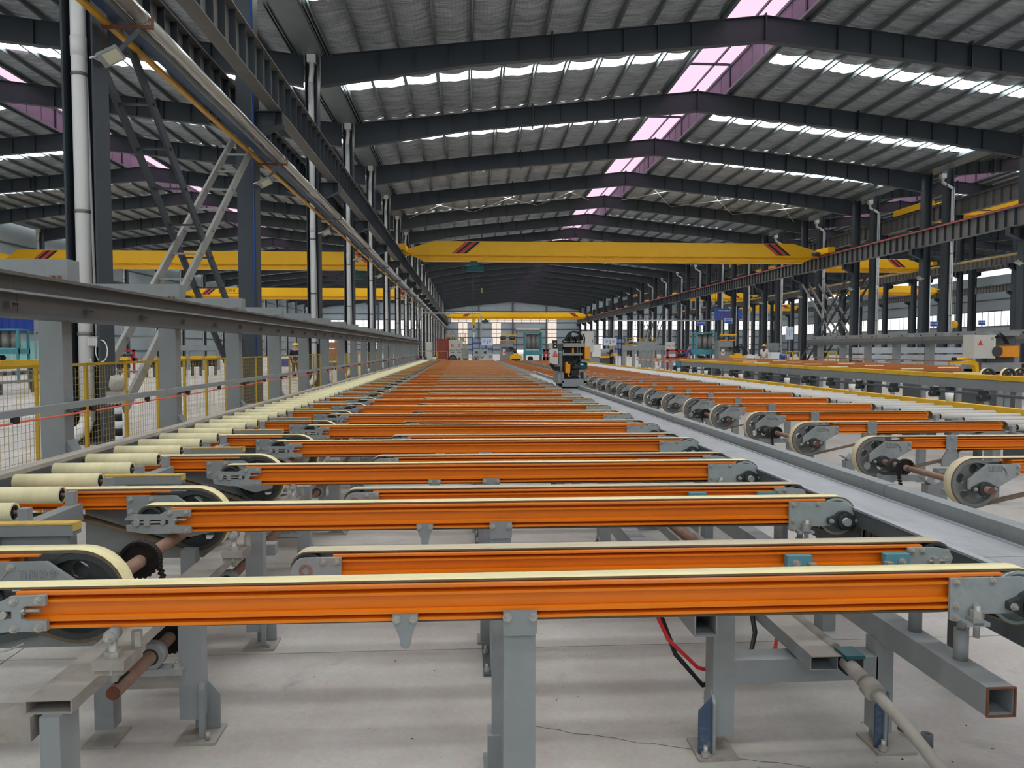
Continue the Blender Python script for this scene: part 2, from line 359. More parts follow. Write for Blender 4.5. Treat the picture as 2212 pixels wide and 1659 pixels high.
# columns --------------------------------------------------------
def hsec(z0, z1, hx=.24, hy=.25, t=.03):
    return MB().box(-hx, -hx+t, -hy, hy, z0, z1), MB().box(hx-t, hx, -hy, hy, z0, z1), MB().box(-hx+t, hx-t, -.012, .012, z0, z1)
HS = {u: [m.mesh(n, 'steel') for m, n in zip(hsec(0, EAVE+u), ('flange', 'flange', 'web'))] for u in (0, HIGH)}
BASE_ = MB().box(-.45, .45, -.35, .35, 0, .04).mesh('base_plate', 'steel')
def corbel_mesh(s):
    m = MB(); x0, x1 = .24, .98
    m.prism([(s*x0, 7.25), (s*x1, 7.58), (s*x1, 7.9), (s*x0, 7.9)], -.01, .01)
    m.box(min(s*x0, s*x1), max(s*x0, s*x1), -.18, .18, 7.9, 7.93)
    a, b = Vector((s*x0, 0, 7.25)), Vector((s*x1, 0, 7.58)); m.bar(a, b, .36, .025)
    m.box(min(s*.75, s*.77), max(s*.75, s*.77), -.17, .17, 7.5, 7.9); m.box(min(s*.96, s*.98), max(s*.96, s*.98), -.18, .18, 7.57, 7.93)
    return m.mesh('corbel', 'steel')
CORB = {1: corbel_mesh(1), -1: corbel_mesh(-1)}
COVER_ = MB().box(-.21, .21, -.252, -.235, 0, 11.6).mesh('cover_plate', 'steel')
sides = {'outer left': (1,), 'left': (1, -1), 'right': (-1,), 'second right': (1,), 'outer right': (-1,), 'far right': (1,), 'last right': (-1,)}
for row, X in ROWS.items():
    for n in NL:
        if n < 0 or (row == 'outer left' and n < 4) or (row in ('right', 'second right') and n < 2) or (row in ('outer right', 'far right') and n < 6) or (row == 'last right' and n < 9): continue
        c = shed(thing('column', f'navy steel column, {nth(n)} in the {row} row counted from the camera', 'column', (X, LY(n), 0), kind='structure'))
        u = UP.get(row, 0); [inst(q, nm, c) for q, nm in zip(HS[u], ('flange', 'flange', 'web'))]; inst(BASE_, 'base_plate', c)
        for s in sides[row]: inst(CORB[s], 'corbel', c, (0, 0, u))
        if row == 'left' and n == 1: inst(COVER_, 'cover_plate', c)

# rafters --------------------------------------------------------
def nave_geo(xl, xr):
    xm = (xl+xr)/2; hw = xm-xl; zr = EAVE+SLOPE*hw
    return xm, hw, zr
NAVES = {'left': (-40.25, -5.96), 'main': (-5.96, 29.66), 'right': (31.1, 55.8), 'far right': (57.2, 82)}
DZ = {'left': 0, 'main': 0, 'right': HIGH, 'far right': HIGH}
NP = 11
for nv, (xl, xr) in NAVES.items():
    xm, hw, zr = nave_geo(xl, xr)
    def zt(u): return EAVE+SLOPE*u
    def zb(u): return zt(u) - (1.18-.30*min(u, 6)/6 if u < 6 else .88+.14*(u-6)/(hw-6))
    us = [.33, 3, 6, hw*.5, hw*.75, hw]
    poly = [(xl+u, zt(u)) for u in us] + [(xr-u, zt(u)) for u in us[::-1][1:]] + [(xr-u, zb(u)) for u in us] + [(xl+u, zb(u)) for u in us[::-1][1:]]
    web = MB().prism(poly, -.012, .012).mesh('web', 'steel')
    def strip(f, dz, hy):
        m = MB(); pts = [(xl+u, f(u)) for u in us] + [(xr-u, f(u)) for u in us[::-1][1:]]
        n = len(pts); m.prism([(a, b) for a, b in pts] + [(a, b+dz) for a, b in pts[::-1]], -hy, hy); return m
    top = strip(zt, -.025, .15).mesh('top_flange', 'steel'); bot = strip(zb, .025, .15).mesh('bottom_flange', 'steel')
    spl = []
    for u in (9.3,):
        for x in (xl+u, xr-u): spl.append(MB().box(x-.03, x+.03, -.17, .17, zb(u)-.12, zt(u)+.12).mesh('splice_plate', 'steel'))
    spl.append(MB().box(xm-.025, xm+.025, -.17, .17, zb(hw)-.02, zt(hw)+.08).mesh('splice_plate', 'steel'))
    stif = []
    for i in range(1, NP):
        u = 1.2+(hw-1.6-1.2)*i/NP
        for x in (xl+u, xr-u): stif.append(MB().box(x-.012, x+.012, -.14, .14, zb(u)+.02, zt(u)-.02).mesh('stiffener', 'steel'))
    for n in NL:
        if n < 1 or (nv == 'far right' and n < 5): continue
        r = shed(thing('roof_beam', f'dark steel roof rafter, {nth(n)} across the {nv} hall from the camera', 'rafter', (0, LY(n), DZ[nv]), kind='structure'))
        inst(web, 'web', r); inst(top, 'top_flange', r); inst(bot, 'bottom_flange', r)
        for m in spl: inst(m, 'splice_plate', r)
        if n < 9:
            for m in stif: inst(m, 'stiffener', r)

# roof covering --------------------------------------------------
SKA, SKB = 3.55, 4.6      # the rooflight strip within a bay
def purlin_mesh():
    m = MB(); h, w, t = .24, .085, .012
    m.box(-t/2, t/2, 0, SP, 0, h); m.box(-w, 0, 0, SP, h-t, h); m.box(0, w, 0, SP, 0, t); m.box(w-t, w, 0, SP, 0, .03)
    return m
PUR = purlin_mesh().mesh('purlin', 'purlin')
def foil_grid(w, y0, y1, seed, sag=.11):
    r = random.Random(seed); nx, ny = 6, max(4, int((y1-y0)*2.2)); vs = []; fs = []
    for j in range(ny+1):
        for i in range(nx+1):
            a = i/nx; s = math.sin(PI*a)
            z = -sag*s*(1+.3*math.sin(j*1.3+seed)) + (r.random()-.5)*.07*s
            vs.append((w*a, y0+(y1-y0)*j/ny, z))
    for j in range(ny):
        for i in range(nx): k = j*(nx+1)+i; fs.append((k, k+nx+1, k+nx+2, k+1))
    return MB().add(vs, fs, True)
def fly_mesh():
    return MB().bar((0, .02, 0), (0, .14, -.85), .03, .03).bar((-.01, .2, .02), (-.01, 0, .22), .02, .2)
for nv, (xl, xr) in NAVES.items():
    xm, hw, zr = nave_geo(xl, xr); u0, u1 = .45, hw-1.75; pw = (u1-u0)/NP; lw = pw*math.sqrt(1+SLOPE**2); ang = math.atan(SLOPE)
    FA = [foil_grid(lw, 0, SKA, 3+i).mesh('foil_panel', 'foil') for i in range(3)]; FB = [foil_grid(lw, SKB, SP, 9+i).mesh('foil_panel', 'foil') for i in range(3)]
    SK = MB().box(.05, lw-.05, SKA, SKB, 0, .02).mesh('rooflight_pane', 'skylight')
    detail = {'main': range(1, 8), 'left': range(1, 8), 'right': range(3, 8), 'far right': ()}[nv]
    big = {}
    for half in (0, 1):
        sgn = 1 if half == 0 else -1
        def base(u): return (xl+u if half == 0 else xr-u, EAVE+SLOPE*u)
        f = MB(); p = MB(); s = MB()
        for i in range(NP):
            (xa, za), (xb, zb_) = base(u0+pw*i), base(u0+pw*(i+1))
            for (a, b) in ((0, SKA), (SKB, SP)): f.add([(xa, a, za+.24), (xb, a, zb_+.24), ((xb+xa)/2, a, (za+zb_)/2+.16), (xa, b, za+.24), (xb, b, zb_+.24), ((xb+xa)/2, b, (za+zb_)/2+.16)], [(0, 2, 5, 3), (2, 1, 4, 5)], True)
            s.add([(xa+.03*sgn, SKA, za+.25), (xb-.03*sgn, SKA, zb_+.25), (xb-.03*sgn, SKB, zb_+.25), (xa+.03*sgn, SKB, za+.25)], [(0, 1, 2, 3)])
        for i in range(NP+1):
            xa, za = base(u0+pw*i); p.box(xa-.008, xa+.008, 0, SP, za, za+.24); p.box(xa-.04, xa+.04, 0, SP, za, za+.012)
        big[half] = (f.mesh('foil_sheet', 'foil'), p.mesh('purlin_row', 'purlin'), s.mesh('rooflight_strip', 'skylight'))
    for n in NL[:-1]:
        c = shed(thing('ceiling', f'foil lined roof bay with a rooflight strip, {nth(n+6)} along the {nv} hall', 'roof', (0, LY(n), DZ[nv]), kind='structure'))
        if n in detail:
            for half in (0, 1):
                for i in range(NP+1):
                    u = u0+pw*i; x = xl+u if half == 0 else xr-u; z = EAVE+SLOPE*u
                    inst(PUR, 'purlin', c, (x, 0, z), (0, -ang if half == 0 else ang, 0))
                    if i < NP:
                        z += .23; ry = -ang
                        if half == 1: x = xr-(u+pw); z += SLOPE*pw; ry = ang
                        k = (n*5+i*3+half) % 3
                        inst(FA[k], 'foil_panel', c, (x, 0, z), (0, ry, 0)); inst(FB[(k+1) % 3], 'foil_panel', c, (x, 0, z), (0, ry, 0))
                        inst(SK, 'rooflight_pane', c, (x, 0, z), (0, ry, 0))
        else:
            for half in (0, 1):
                a, b, d = big[half]; inst(a, 'foil_sheet', c); o = inst(b, 'purlin_row', c); o['kind'] = 'stuff'; inst(d, 'rooflight_strip', c)
    # ridge monitor with translucent pink sheets
    zo = EAVE+SLOPE*u1; hm = 1.6
    wallm = MB(); roofm = []
    for n in NL[:-1]:
        if n == NL[0]:
            PW = {s: MB().box(xm+s*1.75-.012, xm+s*1.75+.012, 0, SP, zo+.2, zo+hm).mesh('wall_sheet', 'pink_wall') for s in (-1, 1)}
            PR = {s: MB().add([(xm+s*1.95, 0, zo+hm), (xm, 0, zo+hm+.2), (xm, SP, zo+hm+.2), (xm+s*1.95, SP, zo+hm)], [(0, 1, 2, 3)]).mesh('roof_sheet', 'pink') for s in (-1, 1)}
            PO = {s: MB().box(xm+s*1.72-.06, xm+s*1.72+.06, -.06, .06, zo, zo+hm).mesh('post', 'steel') for s in (-1, 1)}
            GI = {s: MB().box(xm+s*1.7-.04, xm+s*1.7+.04, 0, SP, zo+hm-.16, zo+hm-.02).mesh('eave_rail', 'steel_mid') for s in (-1, 1)}
            PU = {s: MB().box(xm+s*.9-.03, xm+s*.9+.03, 0, SP, zo+hm-.03, zo+hm+.08).mesh('monitor_purlin', 'steel_mid') for s in (-1, 1)}
            SE = {s: [MB().box(xm+s*1.74-.02, xm+s*1.74+.02, q*1.5-.02, q*1.5+.02, zo+.2, zo+hm-.1).mesh('seam', 'steel_mid') for q in range(1, 6)] for s in (-1, 1)}
            TI = MB().box(xm-1.75, xm+1.75, -.05, .05, zo+hm-.05, zo+hm+.05).mesh('tie', 'steel')
            FLS = {s: MB().box(xm+s*1.75-.25, xm+s*1.75+.25, 0, SP, zo+.14, zo+.24).mesh('upstand', 'purlin') for s in (-1, 1)}
        m = shed(thing('ceiling', f'pink translucent ridge monitor bay, {nth(n+6)} along the {nv} hall ridge', 'ridge monitor', (0, LY(n), DZ[nv]), kind='structure'))
        for s in (-1, 1):
            inst(PW[s], 'wall_sheet', m); inst(PR[s], 'roof_sheet', m); inst(PO[s], 'post', m); inst(GI[s], 'eave_rail', m); inst(PU[s], 'monitor_purlin', m); inst(FLS[s], 'upstand', m)
            if 0 < n < 7:
                for q in SE[s]: inst(q, 'seam', m)
        inst(TI, 'tie', m)
# valley gutters over the column rows
for row, X in ROWS.items():
    g = MB().box(X-.5, X+.5, YB, YE, EAVE+.02, EAVE+.05).box(X-.52, X-.48, YB, YE, EAVE+.02, EAVE+.34).box(X+.48, X+.52, YB, YE, EAVE+.02, EAVE+.34)
    for s in (-1, 1):
        for q in (.62, .74): g.box(X+s*q-.02, X+s*q+.02, YB, YE, EAVE+.03+(q-.5)*.11, EAVE+.26)
    g.v = [(x, y, z+UP.get(row, 0)) for x, y, z in g.v]
    shed(tag(g.build('gutter', 'purlin'), f'galvanised valley gutter running above the {row} row of columns', 'gutter', kind='structure'))
# roof wind bracing rods (one braced bay of the main hall)
wb = MB(); xl, xr = NAVES['main']
for u0, u1 in ((1, 6.5), (6.5, 12), (12, 16.5)):
    for f in (lambda u: xl+u, lambda u: xr-u):
        za, zb2 = EAVE-.25+SLOPE*u0, EAVE-.25+SLOPE*u1
        wb.cyl((f(u0), LY(5), za), (f(u1), LY(6), zb2), .025, 6); wb.cyl((f(u1), LY(5), zb2), (f(u0), LY(6), za), .025, 6)
shed(tag(wb.build('wind_brace', 'pvc'), 'pale crossed bracing rods under the roof of the main hall', 'bracing', kind='structure'))

# crane runways --------------------------------------------------
def seg_mesh(with_ribs):
    m = MB(); m.box(-.008, .008, 0, SP, 7.96, 8.92); m.box(-.2, .2, 0, SP, 8.9, 8.93); m.box(-.17, .17, 0, SP, 7.93, 7.96)
    if with_ribs:
        for i in range(12): m.box(-.16, .16, i*.75+.36, i*.75+.375, 7.96, 8.9)
    return m.mesh('girder_segment', 'steel_dusty')
SEGN, SEGF = seg_mesh(False), seg_mesh(True); RIB = MB().box(-.16, .16, -.008, .008, 7.96, 8.9).mesh('rib', 'steel'); 
RAILM = MB().box(-.035, .035, 0, SP, 8.93, 9.06).mesh('rail', 'steel'); REDL = MB().box(-.19, -.13, 0, SP, 8.93, 8.99).mesh('red_conductor', 'red')
for row, s, near in (('outer left', 1, 0), ('left', -1, 6), ('left', 1, 8), ('right', -1, 12), ('second right', 1, 0), ('outer right', -1, 0), ('far right', 1, 0), ('last right', -1, 0)):
    X = ROWS[row]+s*.76; where = 'inner' if (row, s) in (('left', 1), ('right', -1)) else 'outer'
    r = shed(thing('crane_runway', f'dark ribbed crane runway girder on the {where} side of the {row} columns', 'runway girder', (X, 0, UP.get(row, 0)), kind='structure'))
    for n in NL[:-1]:
        if (n < 0 and row != 'left') or n < -2: continue
        nr = n < near
        inst(SEGN if nr else SEGF, 'girder_segment', r, (0, LY(n), 0)); inst(RAILM, 'rail', r, (0, LY(n), 0))
        if row in ('right', 'left') and not (row == 'left' and s == 1): inst(REDL, 'red_conductor', r, (0, LY(n), 0))
        if nr:
            for i in range(12): inst(RIB, 'rib', r, (0, LY(n)+i*.75+.37, 0))

# downpipes ------------------------------------------------------
def pipe_parts(top_off):
    a = MB().cyl((0, 0, .35), (0, 0, 11.7), .11, 16); rings = []
    for z in (1.7, 3.6, 5.7, 7.6, 9.6): rings.append(MB().cyl((0, 0, z), (0, 0, z+.05), .122, 16).mesh('clamp', 'pipe_grey'))
    sock = MB().cyl((0, 0, 6.0), (0, 0, 6.3), .118, 16).mesh('socket', 'pvc')
    el = MB().tube([(0, 0, .42), (-.03, -.05, .25), (-.14, -.2, .13), (-.3, -.45, .115)], .11, 14).mesh('elbow', 'pvc')
    tp = MB().tube([(0, 0, 11.65), (0, 0, 11.8), (top_off*.5, 0, 12.0), (top_off, 0, 12.2), (top_off, 0, 12.5)], .1, 12).mesh('offset_bend', 'pvc')
    hp = MB().box(top_off-.17, top_off+.17, -.14, .14, 12.45, 12.74).mesh('hopper', 'pvc')
    return a.mesh('pipe', 'pvc'), rings, sock, el, tp, hp
PP = {o: pipe_parts(o) for o in (0.04, -.7)}
def downpipe(X, n, row, off):
    d = shed(thing('downpipe', f'white plastic rainwater pipe on the {nth(n)} column of the {row} row', 'downpipe', (X, LY(n)-.14, 0), group=f'white rainwater pipes of the {row} row'))
    a, rings, sock, el, tp, hp = PP[off]; inst(a, 'pipe', d)
    for q in rings: inst(q, 'clamp', d)
    for q, nm in ((sock, 'socket'), (el, 'elbow'), (tp, 'offset_bend'), (hp, 'hopper')): inst(q, nm, d)
for n in range(0, 21):
    if n != 1: downpipe(-5.985, n, 'left', .04)
    if n > 2: downpipe(31.35, n, 'second right', -.7)
    if n > 6: downpipe(-40.4, n, 'outer left', .04)
# grey conduits on the columns
for n in (0, 2, 3, 4, 5, 6):
    shed(tag(MB().tube([(-5.92, LY(n)-.1, 9), (-5.90, LY(n)-.1, 6), (-5.84, LY(n)-.1, 1.68)], .022, 8).build('conduit', 'pvc'), f'thin white conduit beside the rainwater pipe on the {nth(n)} left column', 'conduit', 'white conduits on the left columns'))
shed(tag(MB().cyl((-5.76, LY(1)-.265, 1.2), (-5.76, LY(1)-.265, 11), .013, 8).build('blue_air_line', 'sign_blue'), 'thin blue air line up the covered second left column', 'air line'))
for n in range(4, 16, 1):
    shed(tag(MB().cyl((29.9, LY(n)-.27, .6), (29.9, LY(n)-.27, 6.2), .03, 8).build('conduit', 'pvc'), f'white conduit up the {nth(n)} column of the right row', 'conduit', 'white conduits on the right columns'))
# breaker box with loose cable on the first left column
bb = shed(thing('breaker_box', 'white breaker switches with looped cable on the first left column', 'switch', (-5.83, LY(0)-.2, 1.62)))
for i in range(4): MB().box(-.075+i*.036, -.043+i*.036, -.06, 0, -.08, .05).build('breaker', 'offwhite', bb)
bb2 = MB().box(-.08, .07, 0, .04, -.1, .07).build('mounting_plate', 'grey_light', bb)
MB().tube([(.06, -.03, 0)]+[(.12+.09*math.sin(a), -.03, -.16+.17*math.cos(a)) for a in [i*.5 for i in range(13)]]+[(.05, -.02, -.42), (-.04, -.02, -.36), (-.06, -.02, -.28)], .009, 6).build('cable', 'pvc', bb)

# pipes along the left row --------------------------------------
def longpipe(name, X, z, r, m, label, cat, n0=0, n1=20, square=False):
    t = shed(thing(name, label, cat))
    for n in range(n0-1, n1+1):
        b = MB()
        if square: b.box(X-r, X+r, LY(n), LY(n+1)-.01, z-r*.55, z+r*.55)
        else: b.cyl((X, LY(n), z), (X, LY(n+1)-.02, z), r, 16)
        b.build('pipe_length', m, t)
        if not square and r > .08: MB().cyl((X, LY(n)-.06, z), (X, LY(n)+.06, z), r*1.06, 16).build('collar', m, t)
longpipe('silver_pipe', -5.07, 6.68, .105, 'silver', 'large shiny silver clad pipe along the left columns', 'pipe')
longpipe('steam_pipe', -5.25, 6.62, .05, 'pipe_grey', 'thinner grey pipe just behind the silver clad pipe', 'pipe')
longpipe('busbar_trunking', -5.42, 6.66, .09, 'blue_dark', 'dark blue busbar trunking beside the silver clad pipe', 'busbar', square=True)
longpipe('conductor_rail', -5.6, 6.56, .05, 'amber', 'amber conductor rail below the blue trunking on the left', 'conductor rail', square=True)
longpipe('gas_pipe', 54.2, 10.85, .12, 'gold', 'ochre gas pipe along the outer right row of columns', 'pipe', 3, 20)
for n in range(0, 20):
    b = shed(thing('pipe_bracket', f'rusty bracket under the silver pipe on the {nth(n)} left column', 'bracket', (-5.685, LY(n), 6.5), group='pipe brackets on the left columns'))
    MB().box(0, .78, -.03, .03, -.0, .05).build('arm', 'rust_red' if n < 2 else 'steel_mid', b); MB().bar((0, 0, -.6), (.58, 0, 0), .05, .05).build('strut', 'steel_mid', b); MB().box(.755, .78, -.03, .03, .05, .2).build('end_stop', 'rust_red', b)
# floodlights
def flood(X, n, z, side, label):
    f = shed(thing('floodlight', label, 'floodlight', (X, LY(n)-.2, z), group='floodlights on the columns'))
    MB().tube([(-.04*side, -.1, -.02), (.05*side, -.05, .03), (.14*side, 0, 0)], .016, 6).build('cable', 'pvc', f); MB().bar((0, -.06, 0), (.1*side, -.06, -.05), .06, .02).build('bracket', 'grey_light', f)
    h = MB().box(-.17, .17, -.125, .125, 0, .05); 
    for i in range(7): h.box(-.15+i*.045, -.14+i*.045, -.11, .11, .05, .09)
    hd = inst(h.mesh('head', 'grey_light'), 'head', f, (.27*side, -.08, .0), (-.5, -.45*side, 0)); l = MB().box(-.09, .15, -.1, .1, -.006, -.001).build('lens', 'lamp_lens', hd)
for n in range(0, 9): flood(-5.71, n, 5.95, 1, f'grey floodlight under the silver pipe on the {nth(n)} left column')
for n in range(3, 9): flood(29.42, n, 6.0, -1, f'grey floodlight on the {nth(n)} column of the right row')
# vertical lattice bracing
def lattice(X, n, a, b, m, label, w=.6):
    t = shed(thing('lattice_brace', label, 'brace')); p, q = Vector((X, LY(n)+.35, a)), Vector((X, LY(n+1)-.35, b)); d = q-p
    for s in (-1, 1): MB().bar(p+Vector((s*w/2, 0, 0)), q+Vector((s*w/2, 0, 0)), .2, .06, up=(1, 0, 0)).build('chord', m, t)
    k = int(d.length/.95)
    for i in range(1, k): c = p+d*(i/k); MB().bar(c-Vector((w/2+.06, 0, 0)), c+Vector((w/2+.06, 0, 0)), .09, .03).build('rung', m, t)
for row, n in (('left', 0), ('left', 8), ('right', 5), ('second right', 5), ('right', 12), ('second right', 12)):
    X = ROWS[row]
    lattice(X-.02, n, 7.1, .5, 'steel', f'dark falling lattice brace after the {nth(n)} column of the {row} row')
    lattice(X+.02, n, .5, 7.1, 'steel_light', f'grey rising lattice brace after the {nth(n)} column of the {row} row')

# far gable wall -------------------------------------------------
YW = YE+.4
wl = shed(thing('wall_far', 'pale grey clad end wall at the far end of the halls', 'wall', (0, YW, 0), kind='structure'))
WN = [0]; PANELS = {}
def far_wall(xa, xb, xs, zs, wins, doors, m):
    for i in range(len(xs)-1):
        for j in range(len(zs)-1):
            x0, x1, z0, z1 = xs[i], xs[i+1], zs[j], zs[j+1]; c = ((x0+x1)/2, (z0+z1)/2)
            if any(a < c[0] < b and e < c[1] < f for a, b, e, f in doors): continue
            w = [q for q in wins if q[0] < c[0] < q[1] and q[2] < c[1] < q[3]]
            if w: continue
            b = MB().box(x0+.002, x1-.002, 0, .08, z0+.002, z1-.002)
            k = int((x1-x0)/.9)
            for q in range(1, k): b.box(x0+q*(x1-x0)/k-.03, x0+q*(x1-x0)/k+.03, -.03, 0, z0+.02, z1-.02)
            b.build('cladding_panel', 'wallpanel', wl)
    for z in zs[1:-1]: MB().box(xa, xb, -.16, -.02, z-.09, z+.09).build('girt', 'grey_dark', wl)
    for a, b, e, f in wins:
        WN[0] += 1; w = shed(thing(f'window_{WN[0]}', f'bright translucent window sheet, {nth(WN[0]-1)} in the far end wall from the left', 'window', (0, YW, 0), kind='structure'))
        MB().box(a+.05, b-.05, .02, .06, e+.05, f-.05).build('pane', m, w); fr = MB()
        for x in [a, b] + [a+(b-a)*q/int(max(2, (b-a)/2)) for q in range(1, int(max(2, (b-a)/2)))]: fr.box(x-.05, x+.05, -.08, .02, e, f)
        for z in (e, f, (e+f)/2): fr.box(a, b, -.08, .02, z-.05, z+.05)
        fr.build('frame', 'grey_dark' if m == 'window' else 'grey', w)
far_wall(-6, 30, [-6, -4.3, -2.4, 0, 3, 6.3, 8.8, 11.8, 12.8, 18.9, 21, 23.5, 27, 30], [0, 1.2, 2.5, 4.4, 6.5, 8.25, 9.6, 11.2, 12.8],
         [(-2.4, 0, 2.5, 8.25), (6.3, 8.8, 2.5, 8.25), (21, 23.5, 2.5, 8.25), (-4.3, 11.8, 8.25, 9.6), (11.8, 18.9, 8.25, 9.6), (18.9, 23.5, 8.25, 9.6)], [(12.8, 18.9, 0, 6.5)], M['window_pink'])
for a, b in ((-42, -6), (30, 57), (57, 84)):
    k = (b-a)/6; xs = [a+k*i for i in range(7)]; xs = sorted(xs+[x+1.6 for x in xs[:-1]])
    far_wall(a, b, xs, [0, 1.2, 2.6, 4.6, 6.4, 8.9, 10.5, 12.8], [(a+.5, b-.5, 6.4, 8.9)]+[(a+k*i, a+k*i+1.6, 1.2, 6.4) for i in (1, 3, 4)], [], M['window'])
for nv, (xl, xr) in NAVES.items():
    xm, hw, zr = nave_geo(xl, xr); MB().prism([(xl, 12.8), (xr, 12.8), (xr, 12.8+DZ[nv]+.01), (xm, zr+1.9+DZ[nv]), (xl, 12.8+DZ[nv]+.01)], 0, .08).build('gable_panel', 'wallpanel', wl)
    for x in (xl+hw*.5, xm, xr-hw*.5): MB().box(x-.2, x+.2, -.5, -.16, 0, 14).build('gable_post', 'grey_dark', wl)
dr = shed(thing('door_1', 'grey roller shutter door part open in the far end wall', 'door', (0, YW, 0), kind='structure'))
for i in range(9): MB().box(12.95, 18.75, .02, .06, 1.3+i*.57, 1.3+i*.57+.568).build('slat', 'shutter', dr)
MB().box(12.7, 19, -.5, 0, 6.4, 6.85).build('shutter_box', 'offwhite', dr); MB().box(12.75, 12.95, -.1, .1, 0, 6.4).box(18.75, 18.95, -.1, .1, 0, 6.4).build('guide', 'grey_dark', dr)
# side walls
for nm, X, s in (('wall_left', -41.6, 1), ('wall_right', 83.5, -1)):
    w = shed(thing(nm, f'pale clad side wall with a window band on the far {"left" if s > 0 else "right"}', 'wall', (X, 0, 0), kind='structure'))
    for n in range(3 if s > 0 else 8, 21):
        for z0, z1 in ((0, 1.2), (1.2, 3), (3, 5), (7.4, 9.2), (9.2, 11), (11, 13)):
            MB().box(-.05, .05, LY(n)+.002, LY(n+1)-.002, z0+.002, z1-.002).build('cladding_panel', 'wallpanel', w)
        WN[0] += 1; q = shed(thing(f'window_{WN[0]}', f'bright band window of the {"left" if s > 0 else "right"} side wall, {nth(n-3)} from the camera end', 'window', (X, 0, 0), kind='structure'))
        MB().box(-.02, .02, LY(n)+.1, LY(n+1)-.1, 5.05, 7.35).build('pane', 'window', q); f = MB()
        for i in range(7): f.box(-.06, .06, LY(n)+i*1.5-.04, LY(n)+i*1.5+.04, 5, 7.4)
        f.build('frame', 'grey_dark', q)
    for z in (1.2, 3, 5, 7.4, 9.2, 11): MB().box(-.15 if s < 0 else .05, -.05 if s < 0 else .15, LY(3), YE, z-.08, z+.08).build('girt', 'grey_dark', w)

# wall behind the camera
w = shed(thing('wall_near', 'pale clad wall behind the camera', 'wall', (0, YB-.3, 0), kind='structure'))
for i in range(18): MB().box(-42+i*7, -35.02+i*7, -.1, 0, 0, 15).build('cladding_panel', 'wallpanel', w)
for X, l in ((-41.6, 'left'), (83.5, 'right')):
    w = shed(thing('wall_'+l, f'pale clad side wall beside and behind the camera on the {l}', 'wall', (X, 0, 0), kind='structure'))
    for n in range(-6, 3 if l == 'left' else 8): MB().box(-.05, .05, LY(n)+.02, LY(n+1)-.02, 0, 15).build('cladding_panel', 'wallpanel', w)
